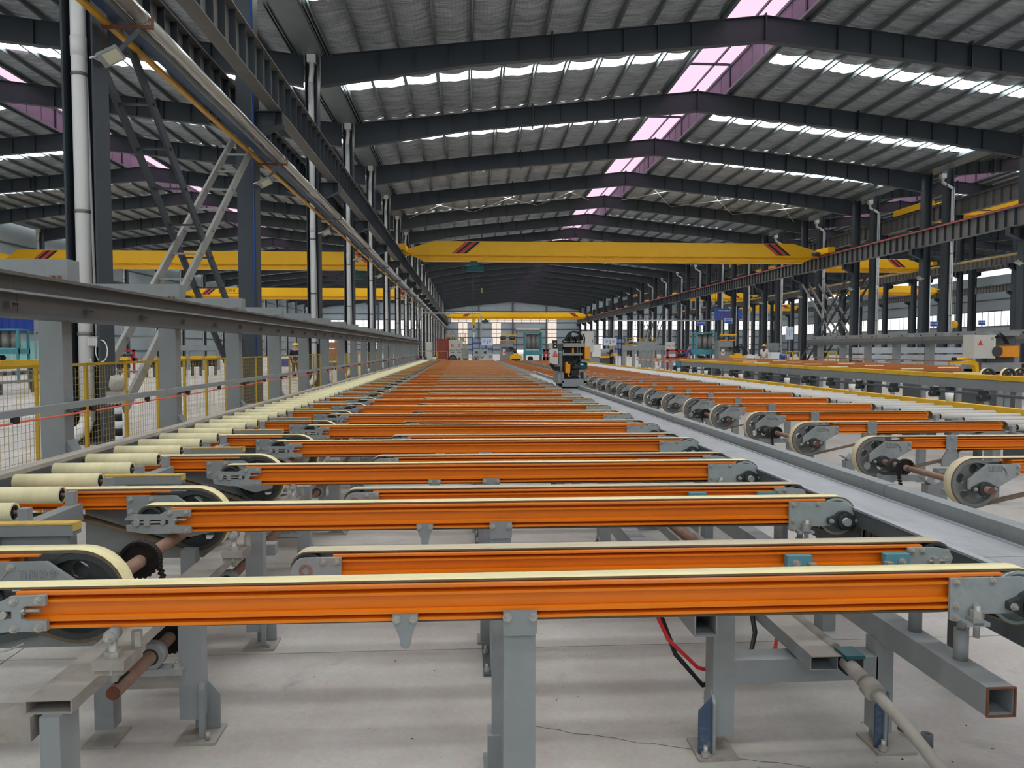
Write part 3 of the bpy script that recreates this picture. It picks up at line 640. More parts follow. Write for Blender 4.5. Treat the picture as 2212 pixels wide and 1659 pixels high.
# overhead cranes ------------------------------------------------
def crane(xa, xb, Y, label, hoist=.16, rows='left', logo=None, flip=False, up=0, tap=2.4, so=4.3, hz=(6.6, 6.95)):
    t = shed(thing('overhead_crane', label, 'overhead crane', (0, Y, up), group=None)); L = xb-xa
    z0, z1, d = 8.45, 9.95, .42
    MB().prism([(xa+.1, 9.05), (xa+.1, 9.25), (xa+tap, z1), (xb-tap, z1), (xb-.1, 9.25), (xb-.1, 9.05), (xb-.9, 8.85), (xa+.9, 8.85)], -d, d).build('girder', 'yellow', t)
    lo = MB(); lo.prism([(xa+.5, 8.9), (xb-.5, 8.9), (xb-1.5, z0), (xa+1.5, z0)], -d*.6, d*.6); lo.box(xa+1.5, xb-1.5, -d*.9, d*.9, z0-.06, z0); lo.build('lower_flange', 'yellow', t)
    MB().box(xa+.3, xb-.3, -d-.03, -d, 8.83, 8.9).build('cable_track', 'yellow_rail', t)
    for x in (xa, xb):
        MB().box(x-.28, x+.28, -2.1, 2.1, 9.06, 9.5).build('end_truck', 'yellow', t)
        for y in (-1.6, 1.6): MB().cyl((x-.06, y, 9.2), (x+.06, y, 9.2), .2, 14).build('wheel', 'cast', t)
    MB().cyl((xb-.9, -d-.25, 9.1), (xb-.3, -d-.25, 9.1), .16, 12).build('drive_motor', 'cast', t)
    for s, x in ((1, xa+so), (-1, xb-so)):
        for i in range(4): MB().prism([(x+i*.3*1-s*.55, 8.98), (x+i*.3+.28-s*.55, 8.98), (x+i*.3+.28+s*.55, z1-.05), (x+i*.3+s*.55, z1-.05)], -d-.012, -d-.001).build('warning_stripe', 'red' if i % 2 == 0 else 'text_black', t)
    k = 12; f = MB()
    for i in range(k):
        a, b = xa+1.5+(L-3)*i/k, xa+1.5+(L-3)*(i+1)/k; f.tube([(a+(b-a)*q/6, -d-.06, 8.86-.42*(1-(2*q/6-1)**2)) for q in range(7)], .018, 5)
    f.build('festoon_cable', 'yellow_rail', t)
    if hoist:
        hx = xa+L*hoist; h = MB().box(hx-.15, hx+.4, -.3, .3, 8.0, 8.4).cyl((hx-.5, 0, 7.85), (hx+.9, 0, 7.85), .28, 14); h.build('hoist_body', 'motor', t)
        MB().cyl((hx-.85, 0, 7.85), (hx-.5, 0, 7.85), .2, 12).build('hoist_motor', 'cast', t); a, e = hz; MB().box(hx-.02, hx+.26, -.1, .1, a, e).build('hook_block', 'yellow', t)
        for q in (.02, .2): MB().cyl((hx+q, 0, e), (hx+q, 0, 7.7), .012, 6).build('wire_rope', 'grey_dark', t)
        MB().cyl((hx+.12, 0, a-.3), (hx+.12, 0, a), .04, 8).build('shank', 'cast', t); MB().ball((hx+.12, 0, a-.4), .16, 10, 7, (1, .6, 1.2)).build('hook', 'grey_light', t)
        if hz[0] < 5: MB().box(hx+.08, hx+.16, -.03, .03, .9, a-.5).build('sling', 'white', t); MB().cyl((hx+.75, 0, 5.9), (hx+.75, 0, 6.3), .06, 8).build('pendant', 'gold', t); MB().cyl((hx+.75, 0, 6.3), (hx+.75, 0, 7.6), .012, 6).build('pendant_cable', 'black', t)
    if logo:
        x = xa+5.9 if not flip else xa+3.4
        text('河南矿山', .6, (x+.9, -d-.004, 9.55), (PI/2, 0, 0), 'text_black', t); MB().box(x-.35, x+2.15, -d-.01, -d-.001, 9.15, 9.22).build('logo_bar', 'text_black', t)
        MB().prism([(x-1.1, 9.4), (x-.65, 9.85), (x-.2, 9.4), (x-.65, 8.95)], -d-.012, -d-.001, holes=[[(x-.98, 9.4), (x-.65, 9.07), (x-.32, 9.4), (x-.65, 9.73)]]).build('logo_diamond', 'text_black', t)
    return t
crane(-5.0, 28.7, 61.6, 'nearest yellow overhead crane spanning the main hall', hz=(3.35, 3.9))
crane(-5.0, 28.7, 181, 'small distant yellow crane near the end wall of the main hall', .27)
crane(-39.4, -6.9, 69, 'nearest yellow overhead crane spanning the left hall', .9, tap=.9, so=2.6)
crane(-39.4, -6.9, 110, 'second yellow crane of the left hall with diamond logo', .8, logo=True, tap=2, so=2.9)
crane(32, 54.9, 54, 'nearest yellow crane of the right hall with diamond logo, cut by the frame', 0, logo=True, flip=True, up=HIGH, so=8)
crane(32, 54.9, 90, 'second yellow crane of the right hall, seen below the runway girder', 0, up=HIGH)
crane(32, 54.9, 146, 'third yellow crane of the right hall, seen between the columns', .3, up=HIGH)
crane(58, 81, 128, 'nearer yellow crane of the far right hall, seen between the columns', .3, up=HIGH)
crane(58, 81, 184, 'small yellow crane of the far right hall near the end wall', .3, up=HIGH)
# ================================================================ THE HANDLING TABLES
P = 1.19
def beam_profile(y0, w, z0, z1):
    """ribbed extrusion section in YZ between heights z0..z1, front face towards -Y"""
    h = z1-z0; f = [(-.018, 1), (-.018, .915), (.016, .905), (.016, .80), (-.018, .79), (-.018, .715), (.001, .67), (.001, .33), (-.018, .29), (-.018, .195), (.016, .185), (.016, .09), (-.018, .08), (-.018, 0)]
    fr = [(y0+a, z0+b*h) for a, b in f]; bk = [(y0+w-a, z0+b*h) for a, b in f]
    return fr + bk[::-1]
def beam(x0, x1, z0, z1, w=.065, name='rail_beam', y0=0):
    m = MB(); pr = beam_profile(y0, w, z0, z1); m.prism(pr, x0, x1, 'X'); return m.mesh(name, 'orange')
def belt_mesh(path, t, w, m, y0=0, name='belt'):
    """path: outer loop, listed clockwise seen from the front"""
    n = len(path); inner = []
    for i, (x, z) in enumerate(path):
        (a, b), (c, d) = path[i-1], path[(i+1) % n]; dx, dz = c-a, d-b; l = math.hypot(dx, dz) or 1
        inner.append((x+dz/l*t, z-dx/l*t))
    return MB().loop(path, inner, y0, y0+w).mesh(name, m)
def pulley(r, w, y0, holes=5, hr=.2, hd=.58, rim=.14, name='pulley', m='cast', n=28):
    b = MB(); b.cyl((0, y0, 0), (0, y0+w, 0), r, n, ri=r*(1-rim))
    b.prism(circ(0, 0, r*(1-rim)+.001, n), y0+w*.3, y0+w*.45, holes=[circ(r*hd*math.cos(2*PI*k/holes+.3), r*hd*math.sin(2*PI*k/holes+.3), r*hr, 10) for k in range(holes)])
    b.cyl((0, y0, 0), (0, y0+w, 0), r*.28, 14); return b.mesh(name, m)
def plate(poly, y0, y1, m, name, holes=()): return MB().prism(poly, y0, y1, holes=holes).mesh(name, m)

# ---- main belts ---------------------------------------------------
def tb(zx, zy): return (-1.21+(zx-690)*.000477, .784-(zy-300)*.000477)
TAIL = [tb(*q) for q in ((95,372),(160,342),(400,345),(480,303),(690,300),(690,362),(575,362),(545,380),(545,440),(575,452),(695,455),(695,517),(290,522),(110,492),(103,440),(490,438),(490,392),(140,392),(95,392))]
HEAD = [(1.52+(x-415)*.000603, .781-(z-180)*.000603) for x, z in ((415,180),(800,180),(872,190),(915,235),(940,290),(940,370),(560,370),(500,392),(430,405),(415,398))]
MB_PATH = [(-1.40, .80), (1.765, .80)] + arc(1.765, .706, .094, PI/2, -PI/2, 12)[1:] + [(1.60, .668), (1.5, .664), (-1.30, .676)] + arc(-1.40, .742, .058, -PI/2, -PI*1.5, 10)
def main_belt(full):
    r = thing('belt_conveyor', '', 'conveyor', (0, 0, 0), group='main orange belt conveyors of the cooling table')
    inst(belt_mesh(MB_PATH, .007, .065, 'belt'), 'belt', r)
    inst(beam(-1.30, 1.56, .682, .79), 'rail_beam', r)
    MB().box(-1.30, 1.70, -.0185, -.001, .7835, .7907).box(1.56, 1.70, -.001, .06, .785, .7905).build('top_flange', 'orange_top', r)
    tl = inst(plate(TAIL, -.034, -.019, 'grey_light', 'tail_bracket'), 'tail_bracket', r)
    MB().prism(TAIL, .083, .098).build('rear_tail_bracket', 'grey_light', r)
    hd = inst(plate(HEAD, -.03, -.02, 'galv', 'head_plate'), 'head_plate', r); MB().prism(HEAD, .085, .095).build('rear_head_plate', 'galv', r)
    inst(pulley(.087, .07, -.003, 0, rim=.12, m='galv'), 'drive_pulley', r, (1.765, 0, .706)); inst(pulley(.051, .065, 0, 0, rim=.2), 'tail_pulley', r, (-1.40, 0, .742))
    # bearing with two bolt ears
    bx, bz = 1.775, .695
    be = [(bx-.075, bz-.012)] + arc(bx, bz, .046, PI*1.2, PI*1.8, 6) + [(bx+.075, bz-.012), (bx+.075, bz+.012)] + arc(bx, bz, .046, PI*.2, PI*.8, 6) + [(bx-.075, bz+.012)]
    br = MB().prism(be, -.052, -.03).cyl((bx, -.068, bz), (bx, -.05, bz), .034, 16).build('bearing_housing', 'cast', r)
    MB().cyl((bx, -.085, bz), (bx, .1, bz), .019, 14).build('shaft', 'galv', r)
    MB().box(-.005+1.575, 1.605, -.07, -.03, .643, .663).box(1.55, 1.625, -.07, -.03, .640, .652).build('jack_lug', 'grey_light', r)
    # hanger with roller, support post
    tr = MB().prism([(-.213, .703), (-.137, .703), (-.137, .685), (-.157, .635), (-.16, .615), (-.175, .6), (-.19, .615), (-.193, .635), (-.213, .685)], -.03, -.019).build('roller_hanger', 'grey', r)
    MB().cyl((-.175, -.028, .615), (-.175, .06, .615), .016, 12).build('idler', 'grey', r)
    ps = MB().prism([(.119, .708), (.221, .708), (.221, .64), (.215, .633), (.125, .633), (.119, .64)], -.033, -.019).build('hook_plate', 'grey', r)
    po = MB().box(.122, .218, -.018, .08, .004, .664).build('support_post', 'grey', r)
    MB().box(.09, .25, -.05, .30, 0, .012).build('base_plate', 'grey_dark', r)
    ft = MB().prism([(.128, .012), (.128, .235), (.14, .25), (.2, .25), (.212, .235), (.212, .012)], .235, .25, holes=[[(.182, .16), (.194, .16), (.194, .06), (.182, .06)]]).box(.128, .138, .08, .25, .012, .23).build('slotted_foot', 'grey', r)
    # clamp bolt on the left
    cb = MB().cyl((-1.02, -.062, .668), (-1.02, -.018, .668), .019, 16).build('clamp_eye', 'grey_light', r)
    MB().cyl((-1.02, -.04, .53), (-1.02, -.04, .655), .0125, 12).build('threaded_rod', 'bolt', r)
    MB().box(-1.065, -.975, -.075, .075, .575, .602).box(-1.065, -.985, -.06, .08, .555, .577).build('clamp_block', 'dusty', r)
    for q in (MB().cyl((-1.02, -.04, .602), (-1.02, -.04, .62), .022, 6, smooth=False), MB().cyl((-1.02, -.04, .555), (-1.02, -.04, .575), .022, 6, smooth=False), MB().cyl((-.985, .04, .602), (-.985, .04, .65), .016, 6, smooth=False)): q.build('nut', 'bolt', r)
    if full:
        bolts(tl, [(*[tb(x, z)[0]], -.034, tb(x, z)[1]) for x, z in ((505,330),(650,328),(505,500),(648,497))])
        sx = [tb(x, 0)[0] for x in (150, 205, 300, 415, 440)]; sz = tb(0, 414)[1]
        MB().cyl((sx[0], -.03, sz), (sx[3], -.03, sz), .005, 8).cyl((sx[1], -.045, sz), (sx[1], -.03, sz), .015, 14).cyl((sx[4], -.04, sz), (sx[4], -.02, sz), .011, 12).box(sx[2]-.012, sx[2]+.012, -.045, -.022, sz-.013, sz+.013).cyl((tb(520, 0)[0], -.024, tb(0, 395)[1]), (tb(650, 0)[0], -.024, tb(0, 395)[1]), .006, 8).cyl((tb(545, 0)[0], -.024, tb(0, 395)[1]), (tb(562, 0)[0], -.024, tb(0, 395)[1]), .012, 6, smooth=False).build('tension_screw', 'bolt', tl)
        bolts(hd, [(1.52+(x-415)*.000603, -.03, .781-(z-180)*.000603) for x, z in ((447,200),(643,197),(447,325),(557,325),(447,385))])
        MB().cyl((1.595, -.05, .60), (1.595, -.05, .70), .01, 10).cyl((1.595, -.05, .663), (1.595, -.05, .685), .02, 6, smooth=False).build('jack_bolt', 'bolt', hd)
        bolts(br, [(bx-.062, -.052, bz), (bx+.062, -.052, bz)]); bolts(tr, [(-.2, -.03, .69), (-.15, -.03, .69)]); bolts(ps, [(.131, -.033, .69), (.209, -.033, .69)], 1.15)
        bolts(cb, [(-1.02, -.062, .668)], 1.2)
        for x, y in ((.105, -.02), (.105, .2)): MB().cyl((x, y, .012), (x, y, .045), .007, 8).cyl((x, y, .012), (x, y, .025), .014, 6, smooth=False).build('anchor_bolt', 'bolt', ft)
    return r
NM = 37
protoA = main_belt(True); protoB = main_belt(False)
for k in range(NM):
    o = protoA if k == 0 else (protoB if k == 12 else dup(protoA if k < 12 else protoB))
    o.location = (0, 2.31+P*k, 0)
    o['label'] = 'orange belt conveyor nearest the camera, cream belt on a grey post' if k == 0 else (f'long orange belt conveyor with cream belt, {nth(k)} of the main table from the camera' if k < NM-1 else 'farthest long orange belt conveyor at the end of the main table')

# ---- lift belts between them ---------------------------------------
LP = [(-.54, .80), (1.725, .80)] + arc(1.725, .742, .058, PI/2, -PI/2, 10)[1:] + [(-.54, .684)] + arc(-.54, .742, .058, -PI/2, -PI*1.5, 10)
def lift_belt(full):
    r = thing('lift_conveyor', '', 'conveyor', group='orange lift conveyors with teal brackets')
    inst(belt_mesh(LP, .006, .07, 'belt_dusty'), 'belt', r); inst(beam(-.45, 1.66, .705, .79, .07), 'rail_beam', r)
    MB().box(-.45, 1.66, -.0185, -.001, .7845, .7907).build('top_flange', 'orange_top', r)
    e = [(-.42, .785), (-.52, .785)] + arc(-.545, .74, .045, PI/2, PI*1.5, 8) + [(-.42, .695)]
    lp = inst(plate(e, -.032, -.019, 'grey_light', 'tail_plate'), 'tail_plate', r); MB().prism(e, .09, .1).build('rear_tail_plate', 'grey_light', r)
    MB().cyl((-.54, -.036, .742), (-.54, -.03, .742), .022, 18, ri=.013).build('bearing_ring', 'rust', lp)
    h = [(1.6, .785), (1.7, .785), (1.755, .775), (1.77, .745), (1.755, .712), (1.70, .69), (1.6, .69)]
    hp = inst(plate(h, -.03, -.02, 'galv', 'head_plate'), 'head_plate', r); MB().prism(h, .09, .1).build('rear_head_plate', 'galv', r)
    inst(pulley(.052, .07, 0, 0, rim=.2), 'head_pulley', r, (1.725, 0, .742)); inst(pulley(.052, .07, 0, 0, rim=.2), 'tail_pulley', r, (-.54, 0, .742))
    MB().box(-.4, 1.62, -.012, .08, .64, .70).build('carrier_bar', 'belt_under', r)
    for x0, s in ((1.147, 1), (1.506, -1)):
        t = MB().box(x0, x0+.09, -.052, -.022, .685, .768).build('teal_bracket', 'teal', r)
        bolts(t, [(x0+(.03 if s > 0 else .06), -.052, .742)], 1.2)
        xx = x0+(.085 if s > 0 else .005); MB().box(xx-.012, xx+.012, -.075, -.05, .715, .745).cyl((xx, -.062, .685), (xx, -.062, .712), .022, 12).build('swivel_clamp', 'dusty', t)
    MB().box(.1, .18, 0, .07, .12, .64).box(.07, .21, -.03, .1, 0, .012).box(.085, .195, -.01, .08, .012, .13).build('lift_post', 'grey', r)
    if full:
        bolts(lp, [(-.48, -.032, .772), (-.435, -.032, .772), (-.47, -.032, .705)]); bolts(hp, [(1.615, -.03, .773), (1.655, -.03, .773), (1.615, -.03, .70), (1.655, -.03, .70)])
        MB().cyl((1.675, -.036, .738), (1.755, -.036, .738), .005, 8).box(1.69, 1.71, -.045, -.025, .728, .75).cyl((1.745, -.04, .738), (1.745, -.028, .738), .014, 12).build('tension_screw', 'bolt', hp)
        for i in range(7): MB().cyl((-.2+i*.26, -.0135, .665), (-.2+i*.26, -.0118, .665), .007, 8).build('bolt_hole', 'text_black', r)
    return r
pa, pb = lift_belt(True), lift_belt(False)
for k in range(NM-1):
    o = pa if k == 0 else (pb if k == 8 else dup(pa if k < 8 else pb))
    o.location = (0, 2.675+P*k, -.004)
    o['label'] = 'shorter orange lift conveyor with teal brackets just behind the nearest belt' if k == 0 else f'short orange lift conveyor with teal brackets, {nth(k)} from the camera'

# ---- transfer belts at the left ---------------------------------------
CX_, CZ_, R_ = -1.345, .634, .160
TP = [(-2.42, .80), (CX_, .80)] + arc(CX_, CZ_, .166, PI/2, -PI*.62, 18)[1:] + [(-1.95, .655), (-2.42, .66)] + arc(-2.42, .73, .07, -PI/2, -PI*1.5, 8)
def transfer_belt(full):
    r = thing('transfer_conveyor', '', 'conveyor', group='transfer conveyors between the cream rollers')
    inst(belt_mesh(TP, .012, .075, 'belt'), 'belt', r); inst(beam(-2.40, -1.56, .70, .788, .075), 'rail_beam', r)
    MB().box(-2.40, -1.46, -.0185, .0, .7825, .7888).build('top_flange', 'orange_top', r)
    pl = [(-1.665, .768), (-1.43, .768), (-1.235, .63), (-1.25, .585), (-1.36, .56), (-1.665, .66)]
    q = inst(plate(pl, -.036, -.019, 'grey', 'side_plate'), 'side_plate', r); MB().prism(pl, .094, .105).build('rear_side_plate', 'grey', r)
    inst(pulley(R_-.006, .075, 0, 5), 'pulley', r, (CX_, 0, CZ_)); inst(pulley(.06, .075, 0, 0, rim=.2), 'tail_pulley', r, (-2.42, 0, .73))
    MB().box(-1.93, -1.33, .10, .112, .42, .70).build('guard_sheet', 'grey', r)
    MB().bar((-1.95, .1, .40), (-1.36, .1, .52), .05, .03).build('guard_edge', 'grey_dark', r)
    # pillow block beside the pulley
    b = MB().cyl((CX_+.03, .16, CZ_), (CX_+.03, .21, CZ_), .062, 18).box(CX_-.09, CX_+.15, .15, .22, CZ_-.11, CZ_-.085).prism([(CX_-.04, CZ_-.09), (CX_+.10, CZ_-.09), (CX_+.09, CZ_), (CX_-.03, CZ_)], .165, .205).build('pillow_block', 'grey_light', r)
    if full:
        bolts(q, [(-1.645, -.036, .752), (-1.545, -.036, .752), (-1.645, -.036, .69), (-1.595, -.036, .69)], 1.15)
        MB().bar((-1.545, -.0375, .752), (-1.595, -.0375, .69), .004, .004).bar((-1.595, -.0375, .69), (-1.645, -.0375, .69), .01, .006).build('cast_rib', 'grey_light', q)
        text('百能设备', .034, (-1.455, -.0362, .725), (PI/2, 0, 0), 'grey', q, 'cast_lettering', depth=.0022); text('0757-85443775', .017, (-1.455, -.0362, .695), (PI/2, 0, 0), 'grey', q, 'cast_lettering', depth=.0018)
        bolts(b, [(CX_+.125, .185, CZ_-.07)], 1.3); KIDS[b.name][-1].rotation_euler = (-PI/2, 0, 0)
    return r
ta, tb_ = transfer_belt(True), transfer_belt(False)
for k in range(NM-1):
    o = ta if k == 0 else (tb_ if k == 9 else dup(ta if k < 9 else tb_)); o.location = (0, 2.735+P*k, 0)
    o['label'] = 'nearest left transfer conveyor, its big cream pulley cut by the frame' if k == 0 else f'orange transfer conveyor with a big end pulley, {nth(k)} beside the cream rollers'
# wear pads
def wear_pad():
    r = thing('wear_pad', '', 'pad', group='grey pads with ochre felt tops'); MB().box(-2.0, -1.57, -.02, .05, .745, .789).build('steel_bar', 'grey', r)
    m = MB().box(-2.0, -1.565, -.022, .035, .790, .797).box(-1.57, -1.562, -.022, .035, .765, .797).build('felt_top', 'pad', r)
    MB().prism([(-2.05, .745), (-1.6, .745), (-1.6, .70), (-1.75, .62), (-2.05, .6)], .0, .02).build('gusset', 'grey', r); return r
w0 = wear_pad()
for k in range(NM-1):
    o = w0 if k == 0 else dup(w0); o.location = (0, 3.19+P*k, 0); o['label'] = f'grey pad with ochre felt top, {nth(k)} along the cream rollers'

# ---- cream rollers ---------------------------------------
def roller(x0, x1, r, z, m, left):
    t = thing('roller', '', 'roller'); MB().cyl((x0, 0, z), (x1, 0, z), r, 20, ri=r*.8).build('sleeve', m, t)
    xe = x1 if left else x0; s = 1 if left else -1
    e = MB().cyl((xe-s*.012, 0, z), (xe-s*.004, 0, z), r*.8, 18, ri=r*.62).cyl((xe-s*.012, 0, z), (xe, 0, z), r*.26, 10)
    for i in range(5): a = 2*PI*i/5; e.bar((xe-s*.008, 0, z), (xe-s*.008, math.cos(a)*r*.7, z+math.sin(a)*r*.7), .008, .006, up=(1, 0, 0))
    e.build('end_cap', 'cast', t); MB().cyl((xe-s*.02, 0, z), (xe+s*.05, 0, z), .009, 8).build('shaft', 'rust', t)
    MB().box(min(xe+s*.022, xe+s*.062), max(xe+s*.022, xe+s*.062), -.022, .022, z-.045, z+.018).build('bearing_block', 'grey_light', t)
    MB().cyl((xe-s*.3, 0, z), (xe-s*.014, 0, z), r*.79, 12).build('core', 'text_black', t); return t
ra = roller(-2.385, -1.945, .042, .788, 'roller', True); NR = 108
for i in range(NR):
    o = ra if i == 0 else dup(ra); o.location = (0, 3.175+P/3*i-.13, 0); o['group'] = 'cream rollers along the left edge'
    o['label'] = f'cream sleeved roller, {nth(i)} along the left edge from the camera'
eb = thing('side_frame', 'worn pale edge board and dark side channel along the cream rollers', 'side frame')
for i in range(16): MB().box(-2.55, -2.46, 1.0+i*3, 3.99+i*3, .80, .826).build('edge_board', 'timber', eb)
MB().box(-2.50, -2.46, 1.0, 49, .58, .80).build('side_channel', 'grey_dark', eb)
for i in range(24): MB().box(-2.54, -2.46, 1.6+i*2.0, 1.7+i*2.0, 0, .58).build('leg', 'grey', eb)
for k in range(NM): MB().prism([(2.86+P*k+.12, .742), (2.86+P*k+1.0, .742), (2.86+P*k+1.0, .66), (2.86+P*k+.12, .6)], -1.925, -1.86, 'X').build('bearing_rail', 'grey', eb)

# ---- frames under the main table ---------------------------------------
lf = thing('table_frame', 'grey dusty floor frame under the left ends of the main belts', 'frame')
tbm = MB(); w = .004
for a in ((-1.245, -1.115, .497, .50), (-1.245, -1.115, .460, .463), (-1.245, -1.241, .463, .497), (-1.119, -1.115, .463, .497)): tbm.box(a[0], a[1], 2.22, 46, a[2], a[3])
tbm.build('long_rail', 'dusty', lf)
MB().box(-1.195, -1.14, 2.2, 2.31, 0, .46).build('leg', 'grey', lf); MB().box(-2.6, -1.22, 2.2, 2.30, .39, .46).build('cross_member', 'dusty', lf)
ys = [2.95]+[3.86+P*j for j in range(36)]
for i, y in enumerate(ys):
    MB().box(-1.085, -1.0, y, y+.07, .08, .60).build('leg', 'grey', lf); MB().box(-1.40, -1.33, y, y+.07, .05, .50).build('leg', 'grey', lf)
    MB().box(-1.33, -1.085, y, y+.07, .205, .264).build('cross_member', 'dusty', lf); MB().box(-1.40, -1.0, y+.25, y+.32, .40, .46).build('cross_member', 'grey', lf)
    MB().box(-1.09, -.94, y-.045, y+.11, 0, .01).build('base_plate', 'dusty', lf); MB().box(-1.43, -1.31, y-.045, y+.11, 0, .01).build('base_plate', 'dusty', lf)
    if i < 8:
        MB().prism([(y-.012, .012), (y-.012, .2), (y-.0, .225), (y+.012, .2), (y+.012, .012)], -1.01, -.99, 'X').prism([(-1.05, .012), (-.955, .012), (-.955, .15), (-1.0, .2), (-1.05, .16)], y+.07, y+.08).build('foot_gusset', 'grey', lf)
        MB().cyl((-.975, y-.02, .012), (-.975, y-.02, .04), .008, 8).build('anchor_bolt', 'bolt', lf)
def shaft_line(name, X, z, r, y0, y1, label, spr, blocks=()):
    t = thing(name, label, 'shaft'); MB().cyl((X, y0, z), (X, y1, z), r, 16).build('shaft', 'rust', t)
    MB().cyl((X, y0-.002, z), (X, y0, z), r*.98, 16).build('shaft_end', 'rust_red', t)
    MB().box(X-.006, X+.006, y0+.02, y0+.12, z+r*.86, z+r+.001).build('keyway', 'text_black', t)
    for y, R, drop in spr:
        s = MB(); teeth = []
        for k in range(44): a = 2*PI*k/44; q = R*(1.0 if k % 2 else .9); teeth.append((X+q*math.cos(a), z+q*math.sin(a)))
        s.prism(teeth, y, y+.014); s.build('sprocket', 'chain', t)
        c = MB(); n = int(PI*R*2.2/.022); path = arc(X, z, R*1.02, PI*1.05, -.25, 22) + ([(X+R*1.0+drop*.25*i/8, z-.02-drop*i/8) for i in range(1, 9)] if drop else [])
        L = 0
        for (a, b), (e, f) in zip(path, path[1:]):
            l = math.hypot(e-a, f-b); k = max(1, math.ceil(l/.02))
            for i in range(k): u = (i+.5)/k; c.cyl((a+(e-a)*u, y-.012, b+(f-b)*u), (a+(e-a)*u, y+.026, b+(f-b)*u), .008, 6)
        c.tube([(a, y+.007, b) for a, b in path], .009, 6); c.build('roller_chain', 'chain', t)['kind'] = 'stuff'
    for y in blocks:
        b = MB().cyl((X, y, z), (X, y+.05, z), r*2.1, 18, ri=r*1.4).prism([(X-.12, z-.07), (X+.12, z-.07), (X+.12, z-.05), (X+.05, z-.045), (X-.05, z-.045), (X-.12, z-.05)], y-.005, y+.055).build('pillow_block', 'grey_light', t)
        MB().cyl((X, y+.004, z), (X, y+.046, z), r*1.45, 16).build('bearing', 'cast', t)
        o = inst(BOLT, 'bolt', t, (X+.09, y+.025, z-.05), (-PI/2, 0, 0)); o.scale = (1.4,)*3
    return t
shaft_line('drive_shaft', -1.18, .338, .024, 2.62, 44, 'rusty line shaft with keyed end low under the left belt ends', [(3.12, .07, .0)], [2.92]+[ys[i] for i in range(1, 8)])
shaft_line('drive_shaft', CX_+.03, CZ_, .027, 2.86, 4.3, 'rusty shaft with chained sprocket behind the nearest left pulley', [(3.18, .075, .3)])
shaft_line('drive_shaft', CX_+.03, CZ_, .027, 5.2, 44, 'rusty shaft through the left pulleys farther back', [(5.5, .075, .1), (7.9, .075, .1)])
shaft_line('drive_shaft', 1.26, .44, .026, 3.30, 44, 'rusty drive shaft low under the right part of the main table', [])
rf = thing('table_frame', 'grey floor frame under the right ends of the main belts', 'frame')
def boxtube(m, x0, x1, z0, z1, y0, y1, t=.006): m.box(x0, x1, y0, y1, z1-t, z1); m.box(x0, x1, y0, y1, z0, z0+t); m.box(x0, x0+t, y0, y1, z0+t, z1-t); m.box(x1-t, x1, y0, y1, z0+t, z1-t); return m
boxtube(MB(), 1.543, 1.631, .410, .498, 2.135, 46).build('long_rail', 'grey', rf)
ce = MB(); boxtube(ce, 1.542, 1.632, .409, .499, 2.128, 2.135, .005); ce.build('cut_edge', 'rust_red', rf)
boxtube(MB(), .83, .915, .46, .55, 2.68, 46).build('long_rail', 'grey', rf)
for j in range(20):
    y = 2.72+P*2*j if j else 2.72
    MB().box(.915, .995, y, y+.09, .07, .62).build('leg', 'grey', rf); MB().box(1.535, 1.60, y, y+.08, .06, .409).build('leg', 'grey', rf)
    MB().box(.995, 1.54, y, y+.1, .265, .352).build('cross_member', 'grey', rf)
    for x in (.93, 1.60):
        MB().box(x-.08, x+.07, y-.05, y+.11, 0, .01).build('base_plate', 'dusty', rf)
        if j < 3: MB().prism([(x-.07, .012), (x-.02, .012), (x-.02, .22), (x-.07, .17)], y-.01, y).build('foot_gusset', 'bluefoot', rf); MB().prism([(y-.02, .012), (y+.09, .012), (y+.09, .2), (y+.02, .25), (y-.02, .2)], x-.02 if x < 1 else x-.04, x-.01 if x < 1 else x-.03, 'X').build('foot_gusset', 'grey', rf)
        if j < 4: MB().cyl((x-.05, y-.03, .012), (x-.05, y-.03, .05), .008, 8).cyl((x-.05, y-.03, .012), (x-.05, y-.03, .026), .016, 6, smooth=False).build('anchor_bolt', 'bolt', rf)
for k in range(10):
    y = 2.31+P*k; MB().cyl((1.60, y+.28, .498), (1.60, y+.28, .66), .022, 12).build('stand_off', 'grey', rf); MB().cyl((1.60, y+.03, .498), (1.60, y+.03, .598), .022, 12).cyl((1.60, y+.03, .598), (1.60, y+.03, .63), .014, 10).build('jack_post', 'grey_light', rf)
ct = thing('cable_tray', 'open grey cable tray with lid under the right of the main table', 'cable tray')
boxtube(MB(), 1.225, 1.325, .36, .415, 2.60, 44, .003).build('channel', 'grey', ct)
MB().box(1.22, 1.33, 2.58, 44, .415, .419).build('lid', 'dusty', ct)
hz = thing('cable_hose', 'dusty grey cable hose with green joint box, hanging to the floor', 'hose')
MB().box(1.332, 1.392, 2.55, 2.63, .36, .425).build('joint_box', 'black', hz); MB().box(1.328, 1.396, 2.546, 2.634, .418, .43).build('box_lid', 'motor', hz); MB().cyl((1.345, 2.66, .41), (1.345, 40, .41), .022, 12).build('conduit', 'dusty', hz)
MB().cyl((1.347, 2.585, .395), (1.352, 2.47, .375), .026, 14).cyl((1.354, 2.45, .372), (1.357, 2.41, .362), .034, 14).build('coupling', 'dusty', hz)
MB().tube([(1.35, 2.5, .38), (1.365, 2.38, .35), (1.395, 2.28, .305), (1.43, 2.17, .235), (1.47, 2.08, .155), (1.495, 2.0, .08), (1.505, 1.9, .028), (1.48, 1.75, .021), (1.38, 1.5, .021)], .02, 12).build('hose', 'dusty', hz)
tag(MB().tube([(.72, 3.05, .62), (.74, 2.98, .5), (.80, 2.92, .36), (.9, 2.86, .27), (1.1, 2.9, .2), (1.35, 3.2, .2), (1.5, 3.5, .3)], .008, 8).build('red_hose', 'text_red'), 'thin red air hose looping under the main table on the right', 'hose')
